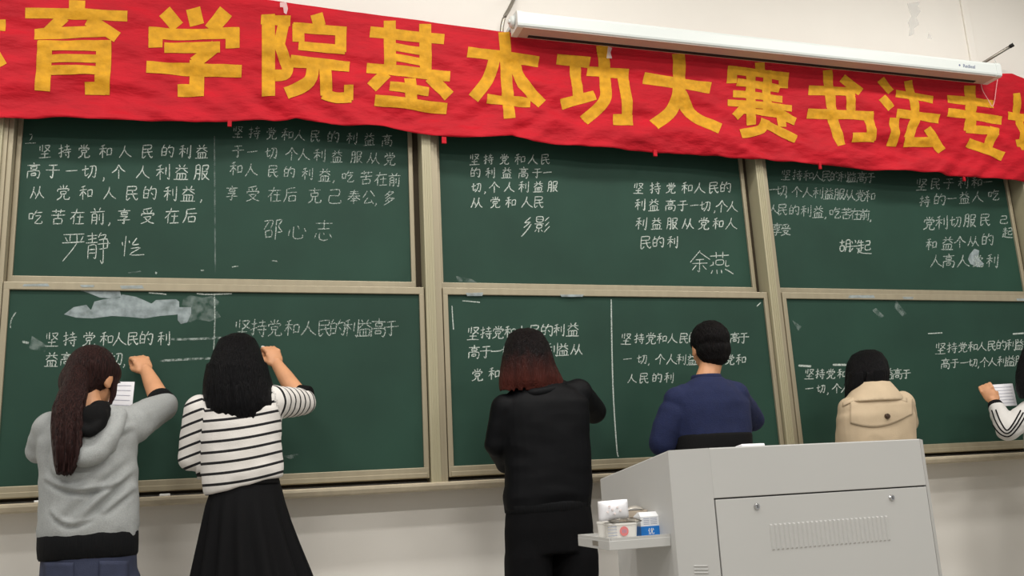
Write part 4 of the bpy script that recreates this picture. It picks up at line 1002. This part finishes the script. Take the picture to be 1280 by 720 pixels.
chalk_piece(at(329, 434, -.05), V((-.30, .9, .25)), 'white chalk stick in the raised hand of the woman in the striped shirt')

# ---- 3: black jacket, bob with reddish ends ------------------------------------------
Y = -.44
hc = at(658, 458, Y+.05); hr = head_rot(-.05, -.05, 0)
neck = at(668, 500, Y); pel = at(684, 655, Y); pel.z = .88
sh = [at(632, 510, Y), at(722, 492, Y+.01)]; el = [at(622, 555, Y+.03), at(742, 514, Y+.14)]; wr = [at(634, 583, Y+.16), at(690, 478, -.13)]
ank = [(at(660, 720, Y).x, Y), (at(722, 720, Y).x, Y)]
P3 = person('woman in a black jacket and black trousers with reddish-brown hair ends', (pel.x, Y, 0))
build_body(P3, hc, hr, neck, sh, el, wr, [(V((.3, .8, .0)), V((.9, -.2, -.2)), 'fist', 1), (at(676, 466, -.06)-wr[1], V((-.40, .9, .1)), 'write', 1)], pel, ank)
M['jacket'] = mat('black_satin_jacket', srgb(8, 9, 12), .62, bump=.06, bscale=25, spec=.14)
bm = bmesh.new()
loft(bm, sil([(632,736,637,.112),(630,738,620,.12),(632,738,595,.118),(632,737,570,.115),(628,735,545,.115),(625,735,520,.112),(627,734,503,.105),(636,722,489,.085),(652,700,479,.06)], Y))
limb(bm, [sh[0], sh[0].lerp(el[0], .5), el[0]], [.060, .058, .053]); limb(bm, [el[0], el[0].lerp(wr[0], .85)], [.052, .042])
limb(bm, [sh[1].lerp(neck, .3), sh[1], sh[1].lerp(el[1], .5), el[1]], [.06, .064, .060, .055]); limb(bm, [el[1], el[1].lerp(wr[1], .85)], [.054, .040])
b = remesh(bm, .007, 4); displace(b, lambda c, n: fold(.0045, 6, (.7, 1, 1.6), 21)(c, n)+.0014*noise.noise(V((c.x*9, c.y*9, c.z*30)))); obj('jacket', b, M['jacket'], P3, True)
band('hem_band', P3, M['rib'], [(634,735,640,.112),(632,736,638,.116),(631,737,630,.119),(633,736,626,.115)], Y)
bm = bmesh.new(); limb(bm, smoothpts([at(655, 489, Y-.03), at(668, 491, Y-.075), at(690, 487, Y-.07), at(703, 481, Y-.02)], 4), [.02]*13, 10); obj('collar', remesh(bm, .006, 2), M['jacket'], P3, True)
M['trouser'] = mat('black_trouser_cloth', srgb(10, 10, 12), .9, bump=.1, bscale=150, spec=.15)
bm = bmesh.new()
loft(bm, sil([(633,740,690,.118),(632,739,660,.12),(634,736,632,.112)], Y))
for (xa, xb, s) in ((632, 688, -1), (691, 745, 1)):
    R = sil([(xa+5, xb-3, 670, .10), (xa+1, xb, 695, .108), (xa+1, xb, 720, .105), (xa+2, xb+1, 760, .10), (xa+3, xb+3, 830, .09)], Y); last = R[-1]; c = sum(last, V())/len(last)
    R.append([V((c.x+(p.x-c.x)*.95, p.y, .06)) for p in last]); loft(bm, R)
b = remesh(bm, .008, 3); displace(b, fold(.004, 8, (1.5, 1, .6), 31)); obj('trousers', b, M['trouser'], P3, True)
m3 = strand_mat('brown_dipped_hair', srgb(12, 9, 10), srgb(24, 17, 17), .45); M['hair3'] = m3
nt = m3.node_tree; bs = nt.nodes['Principled BSDF']; old = bs.inputs['Base Color'].links[0].from_socket
tc = nt.nodes.new('ShaderNodeAttribute'); tc.attribute_name = 'dye'; mx = nt.nodes.new('ShaderNodeMix'); mx.data_type = 'RGBA'; mx.inputs[7].default_value = srgb(78, 36, 29)
nt.links.new(tc.outputs['Fac'], mx.inputs[0]); nt.links.new(old, mx.inputs[6]); nt.links.new(mx.outputs[2], bs.inputs['Base Color'])
bm = bmesh.new(); hrow = [(645,666,412,.045,.03),(637,676,417,.072,.02),(632,684,429,.09,.01),(629,689,445,.096,0),(627,694,460,.094,-.01),(625,702,474,.086,-.02),(625,706,484,.07,-.025)]
loft(bm, sil(hrow, Y+.02, 36)); rnd = random.Random(9)
for k in range(80):
    an = rnd.uniform(math.pi*.95, math.pi*2.05); q = []
    for j, (a, b_, py, hd, dy) in enumerate(hrow[3:]+[(625,707,488,.066,-.03)]):
        x = (a+b_)/2+(b_-a)/2*math.cos(an)*.98; q.append(at(x, py+rnd.uniform(-1, 2), Y+.02+dy+hd*math.sin(an)))
    q = smoothpts(q, 3); tube(bm, q, [.008*(1-.8*(i/(len(q)-1))**4) for i in range(len(q))], 7)
b = remesh(bm, .0048, 1); displace(b, lambda c, n: .003*noise.noise(V((c.x*80, c.y*80, c.z*6)))); o = obj('hair', b, m3, P3, True)
z0, z1 = at(660, 486, Y).z, at(660, 440, Y).z; dy_ = o.data.attributes.new('dye', 'FLOAT', 'POINT')
dy_.data.foreach_set('value', [max(0, min(1, 1.0-(v.co.z+P3.location.z-z0)/(z1-z0)+.25*noise.noise(V((v.co.x*50, v.co.y*50, 0)))))for v in o.data.vertices])

# ---- 4: navy sweater ------------------------------------------------------------------
Y = -.44
hc = at(887, 436, Y+.04); hr = head_rot(.16, -.10, 0)
neck = at(882, 482, Y); pel = at(888, 640, Y); pel.z = .92
sh = [at(847, 501, Y), at(918, 495, Y)]; el = [at(828, 553, Y+.02), at(940, 524, Y+.13)]; wr = [at(838, 566, Y+.23), at(900, 498, -.13)]
ank = [(pel.x-.11, Y), (pel.x+.11, Y)]
P4 = person('young man with short black hair in a navy sweater, behind the lectern', (pel.x, Y, 0))
build_body(P4, hc, hr, neck, sh, el, wr, [(V((.3, .8, .2)), V((.9, -.2, -.2)), 'fist', 1), (at(886, 486, -.06)-wr[1], V((-.40, .9, .1)), 'write', 1)], pel, ank)
M['navy'] = mat('navy_knit', srgb(15, 27, 66), .9, var=.08, vscale=40, bump=.3, bscale=200)
bm = bmesh.new()
loft(bm, sil([(846,932,600,.115),(845,934,575,.118),(844,935,550,.118),(841,935,525,.118),(838,933,505,.112),(845,924,492,.10),(856,910,480,.078),(868,899,472,.058)], Y))
limb(bm, [sh[0].lerp(neck, .25), sh[0], sh[0].lerp(el[0], .33), sh[0].lerp(el[0], .66), el[0]], [.058, .062, .066, .065, .060]); limb(bm, [el[0], el[0].lerp(wr[0], .9)], [.056, .044])
limb(bm, [sh[1].lerp(neck, .3), sh[1], sh[1].lerp(el[1], .5), el[1]], [.06, .066, .060, .055]); limb(bm, [el[1], el[1].lerp(wr[1], .88)], [.054, .042])
b = remesh(bm, .0075, 4); displace(b, fold(.006, 8, (1, 1, 1), 41)); obj('sweater', b, M['navy'], P4, True)
band('black_panel', P4, M['black'], [(844,935,606,.121),(843,936,602,.124),(842,937,570,.127),(842,936,546,.126),(844,935,543,.122)], Y)
bm = bmesh.new(); pts = [at(868, 472, Y-.0)+V((0, 0, 0))]; R0 = [ering(at(883, 472, Y+.005)+V((0, 0, dz)), .064*k, .060*k) for dz, k in ((-.014, 1.05), (0, 1.08), (.012, 1.0), (.012, .86), (-.01, .86))]; loft(bm, R0, False); bmesh.ops.recalc_face_normals(bm, faces=bm.faces); obj('neckband', bm, M['navy'], P4, True)
bm = bmesh.new(); legs(bm, pel+V((0, 0, -.06)), ank, .095, .075, .065); loft(bm, [ering(pel+V((0, 0, -.14)), .17, .105), ering(pel+V((0, 0, .10)), .155, .10)]); b = remesh(bm, .009, 3); displace(b, fold(.004, 8, (1, 1, .6), 42)); obj('trousers', b, M['trouser'], P4, True)
M['hair4'] = strand_mat('short_black_hair', srgb(8, 7, 8), srgb(18, 14, 14), .5)
bm = bmesh.new(); T4 = lambda x, y, z: hc+hr @ V((x, y, z))
ellip(bm, T4(0, -.022, .034), (.086, .102, .092), hr); ellip(bm, T4(0, -.046, -.016), (.080, .072, .070), hr); ellip(bm, T4(0, -.05, -.05), (.064, .055, .045), hr); ellip(bm, T4(0, .04, .075), (.066, .06, .042), hr)
rnd = random.Random(3)
for k in range(220):
    d = V((rnd.gauss(0, 1), rnd.gauss(-.3, 1), rnd.gauss(.3, .8))).normalized()
    if d.z < -.35 or (d.y > .5 and d.z < .4): continue
    p = V((d.x*.083, -.02+d.y*.098, .034+d.z*.088)); w_ = V((.25*d.x+.1, -.35, -.75)); t = (w_-d*w_.dot(d)).normalized()
    a = T4(*(p-t*.015)); b_ = T4(*(p+d*.004)); c_ = T4(*(p+t*.022+d*.003)); tube(bm, [a, b_, c_], [.0035, .004, .0006], 6)
for k in range(26):
    an = math.pi*1.5+rnd.uniform(-1.15, 1.15); p = V((.066*math.cos(an), -.05+.055*math.sin(an), -.055)); tube(bm, [T4(*(p+V((0, -.004, .06)))), T4(*(p+V((0, -.001, .02)))), T4(*(p+V((0, .006, -.020))))], [.004, .005, .001], 6)
b = remesh(bm, .0038, 4); displace(b, lambda c, n: .0016*noise.noise(V((c.x*90, c.y*90, c.z*25)))); obj('hair', b, M['hair4'], P4, True)

# ---- 5: beige trench coat -------------------------------------------------------------
Y = -.42
hc = at(1083, 476, Y+.08); hr = head_rot(-.25, -.40, 0)
neck = at(1091, 503, Y+.01); pel = at(1096, 640, Y); pel.z = .90
sh = [at(1064, 512, Y), at(1128, 505, Y)]; el = [at(1059, 556, Y+.04), at(1134, 528, Y+.12)]; wr = [at(1068, 545, -.18), at(1105, 505, -.14)]
ank = [(pel.x-.09, Y), (pel.x+.09, Y)]
P5 = person('woman in a beige trench coat with straight black hair, head bowed', (pel.x, Y, 0))
build_body(P5, hc, hr, neck, sh, el, wr, [(V((.4, .8, .2)), V((.9, -.2, -.2)), 'fist', 1), (at(1094, 494, -.06)-wr[1], V((-.40, .9, .1)), 'write', 1)], pel, ank, .97)
M['trench'] = mat('beige_gabardine', srgb(192, 172, 143), .8, var=.05, vscale=12, bump=.15, bscale=250)
M['trenchdark'] = mat('shadow_strap_cloth', srgb(120, 98, 72), .85); M['button'] = mat('brown_horn_button', srgb(64, 44, 28), .35)
bm = bmesh.new(); crow = [(1046,1150,745,.16),(1050,1146,690,.14),(1053,1142,640,.118),(1056,1139,600,.11),(1054,1139,565,.115),(1051,1139,540,.118),(1050,1139,520,.115),(1055,1135,507,.105),(1066,1122,496,.08),(1076,1112,488,.06)]
loft(bm, sil(crow, Y))
limb(bm, [sh[0].lerp(neck, .2), sh[0], sh[0].lerp(el[0], .5), el[0]], [.055, .060, .057, .053]); limb(bm, [el[0], el[0].lerp(wr[0], .85)], [.052, .044])
limb(bm, [sh[1].lerp(neck, .3), sh[1], sh[1].lerp(el[1], .5), el[1]], [.055, .060, .056, .052]); limb(bm, [el[1], el[1].lerp(wr[1], .85)], [.051, .042])
b = remesh(bm, .007, 4); f5 = fold(.005, 8, (1, 1, 1), 51); displace(b, f5)
coat = obj('trench_coat', b, M['trench'], P5, True); bv5 = bvh_of(coat, P5)
gr = []
for j_ in range(13):
    r = []
    for i_ in range(33):
        t = i_/32; x = 1063+77*t; top = 497+5*abs(t-.5)**1.5*2-1.5*t; bot = 529+7*math.sin(math.pi*min(1, t*1.05))-11*t*t; r.append((x, top+(bot-top)*j_/12))
    gr.append(r)
flap = drape('storm_flap', coat, M['trench'], bv5, gr, .0055, .0045)
_d = (at(1107.5, 520.5, Y)-CAM).normalized(); p = bv5.ray_cast(CAM, _d)[0]+V((0, -.010, 0)); bm = bmesh.new(); tube(bm, [(p.x, p.y+.012, p.z), (p.x, p.y-.004, p.z), (p.x, p.y-.008, p.z)], [.0125, .0125, .010], 20); tube(bm, [(p.x, p.y-.007, p.z), (p.x, p.y-.009, p.z)], [.0065, .005], 12); obj('button', bm, M['button'], flap, False)
bm = bmesh.new(); R = []   # turned-down collar
for (a, b_, py, hd, dy) in ((1056,1125,503,.112,-.005),(1059,1123,499,.108,-.004),(1066,1118,491,.09,.0),(1072,1112,482,.07,.01),(1075,1109,478,.058,.014)): R += sil([(a, b_, py, hd, dy)], Y, 40)
loft(bm, R); bmesh.ops.recalc_face_normals(bm, faces=bm.faces); b = remesh(bm, .006, 2); displace(b, fold(.003, 14, (1, 1, 1), 52)); obj('collar', b, M['trench'], coat, True)
for (x0_, y0_, x1_, y1_) in ((1054, 503.5, 1070, 495.5), (1118, 494.5, 1133, 498.5)):
    drape('epaulette', coat, M['trench'], bv5, [[(x0_+(x1_-x0_)*i_/8, y0_+(y1_-y0_)*i_/8+5.0*j_/3) for i_ in range(9)] for j_ in range(4)], .006, .005)
bm = bmesh.new(); legs(bm, pel+V((0, 0, -.06)), ank, .08, .06, .05); b = remesh(bm, .008, 3); obj('trousers', b, M['trouser'], P5, True)
bm = bmesh.new(); hrow = [(1077,1090,438,.04,.05),(1068,1099,443,.066,.045),(1063,1104,453,.085,.035),(1061,1107,466,.09,.025),(1060,1107,480,.084,.02),(1059,1104,490,.07,.02),(1059,1092,498,.055,.03)]
loft(bm, sil(hrow, Y+.055, 36)); rnd = random.Random(12)
for k in range(46):
    an = rnd.uniform(math.pi*.8, math.pi*1.9); q = []
    for (a, b_, py, hd, dy) in hrow[3:]: q.append(at((a+b_)/2+(b_-a)/2*math.cos(an)*.98, py+rnd.uniform(-1, 1.5), Y+.055+dy+hd*math.sin(an)))
    q = smoothpts(q, 3); tube(bm, q, [.007*(1-.7*(i/(len(q)-1))**3) for i in range(len(q))], 7)
b = remesh(bm, .0048, 1); displace(b, lambda c, n: .0025*noise.noise(V((c.x*80, c.y*80, c.z*6)))); obj('hair', b, M['hair2'], P5, True)

# ---- 6: white track jacket at the right edge ------------------------------------------
Y = -.40
hc = at(1307, 470, Y+.03); hr = head_rot(-.1, -.1, 0)
neck = at(1328, 508, Y); pel = at(1339, 640, Y); pel.z = .92
sh = [at(1291, 514, Y), at(1366, 512, Y)]; el = [at(1259, 537, Y-.0), at(1378, 545, Y+.1)]; wr = [at(1243.5, 505, Y+.10), at(1330, 500, -.12)]
ank = [(pel.x-.09, Y), (pel.x+.09, Y)]
P6 = person('person in a white track jacket with black stripes, mostly outside the right edge', (pel.x, Y, 0))
build_body(P6, hc, hr, neck, sh, el, wr, [(V((-.18, .25, .9)), V((.70, .60, -.1)), 'fist', -1), (V((-.2, .5, .5)), V((-.40, .9, .1)), 'write', 1)], pel, ank)
M['track'] = mat('white_track_cloth', srgb(204, 202, 198), .7, bump=.12, bscale=60)
bm = bmesh.new(); loft(bm, sil([(1290,1388,640,.125),(1289,1387,600,.12),(1287,1384,560,.115),(1284,1382,530,.11),(1290,1372,512,.10),(1308,1348,500,.07)], Y))
a1 = el[0].lerp(wr[0], .86)
limb(bm, [sh[0], sh[0].lerp(el[0], .5), el[0]], [.062, .060, .054]); limb(bm, [el[0], el[0].lerp(wr[0], .5), a1], [.053, .046, .037])
limb(bm, [sh[1], sh[1].lerp(el[1], .5), el[1]], [.062, .06, .054]); limb(bm, [el[1], el[1].lerp(wr[1], .85)], [.053, .038])
b = remesh(bm, .0065, 3); displace(b, fold(.0055, 15, (1, 1, 1), 61)); jk = obj('track_jacket', b, M['track'], P6, True)
cuff('sleeve_cuff', P6, M['rib'], el[0].lerp(wr[0], .85), el[0].lerp(wr[0], 1.02), .0405, .034)
# three stripes running down the sleeve
bv = BVHTree.FromPolygons([v.co+V(P6.location) for v in jk.data.vertices], [tuple(p.vertices) for p in jk.data.polygons])
for off_ in (-5.5, 0, 5.5):
    bm = bmesh.new(); path = smoothpts([V((a, b_, 0)) for a, b_ in ((1240+off_*.9, 513-off_*.1), (1245+off_*.9, 527-off_*.3), (1253+off_*.6, 539-off_*.5), (1261, 541-off_*.8), (1270-off_*.3, 531-off_*.8), (1279-off_*.6, 516-off_*.5))], 6); row = []
    for p in path:
        d = (at(p.x, p.y, Y)-CAM).normalized(); hit, nrm, _, _ = bv.ray_cast(CAM, d)
        if hit is None: continue
        row.append(hit+nrm*.0015)
    if len(row) > 3: tube(bm, row, .0036, 6); obj('sleeve_stripe', bm, M['black'], jk)
    else: bm.free()
bm = bmesh.new(); legs(bm, pel+V((0, 0, -.06)), ank, .085, .065, .055); loft(bm, [ering(pel+V((0, 0, -.14)), .15, .10), ering(pel+V((0, 0, .04)), .125, .09)]); b = remesh(bm, .009, 3); obj('trousers', b, M['trouser'], P6, True)
bm = bmesh.new(); hrow = [(1295,1317,425,.045,.03),(1284,1330,434,.08,.02),(1278,1336,450,.094,.01),(1275,1339,470,.095,0),(1274,1340,486,.085,-.01),(1277,1338,497,.06,-.02)]
loft(bm, sil(hrow, Y+.02, 36)); b = remesh(bm, .006, 1); displace(b, lambda c, n: .003*noise.noise(V((c.x*80, c.y*80, c.z*6)))); obj('hair', b, M['hair2'], P6, True)
pc = [at(1239, 481, Y+.16), at(1265, 479.5, Y+.15), at(1270.5, 507, Y+.12), at(1245, 508, Y+.12)]
paper('white sheet of paper held up by the person in the white track jacket', pc, 6)

shoes(P1, [(P1.location.x-.10, -.45), (P1.location.x+.11, -.47)], M['shoew']); shoes(P2, [(P2.location.x-.09, -.46), (P2.location.x+.09, -.46)], M['shoe'])
shoes(P3, [(at(660, 720, -.44).x, -.44), (at(722, 720, -.44).x, -.44)], M['shoe']); shoes(P4, [(P4.location.x-.11, -.44), (P4.location.x+.11, -.44)], M['shoe'])
shoes(P5, [(P5.location.x-.09, -.42), (P5.location.x+.09, -.42)], M['shoe']); shoes(P6, [(P6.location.x-.09, -.40), (P6.location.x+.09, -.40)], M['shoew'])
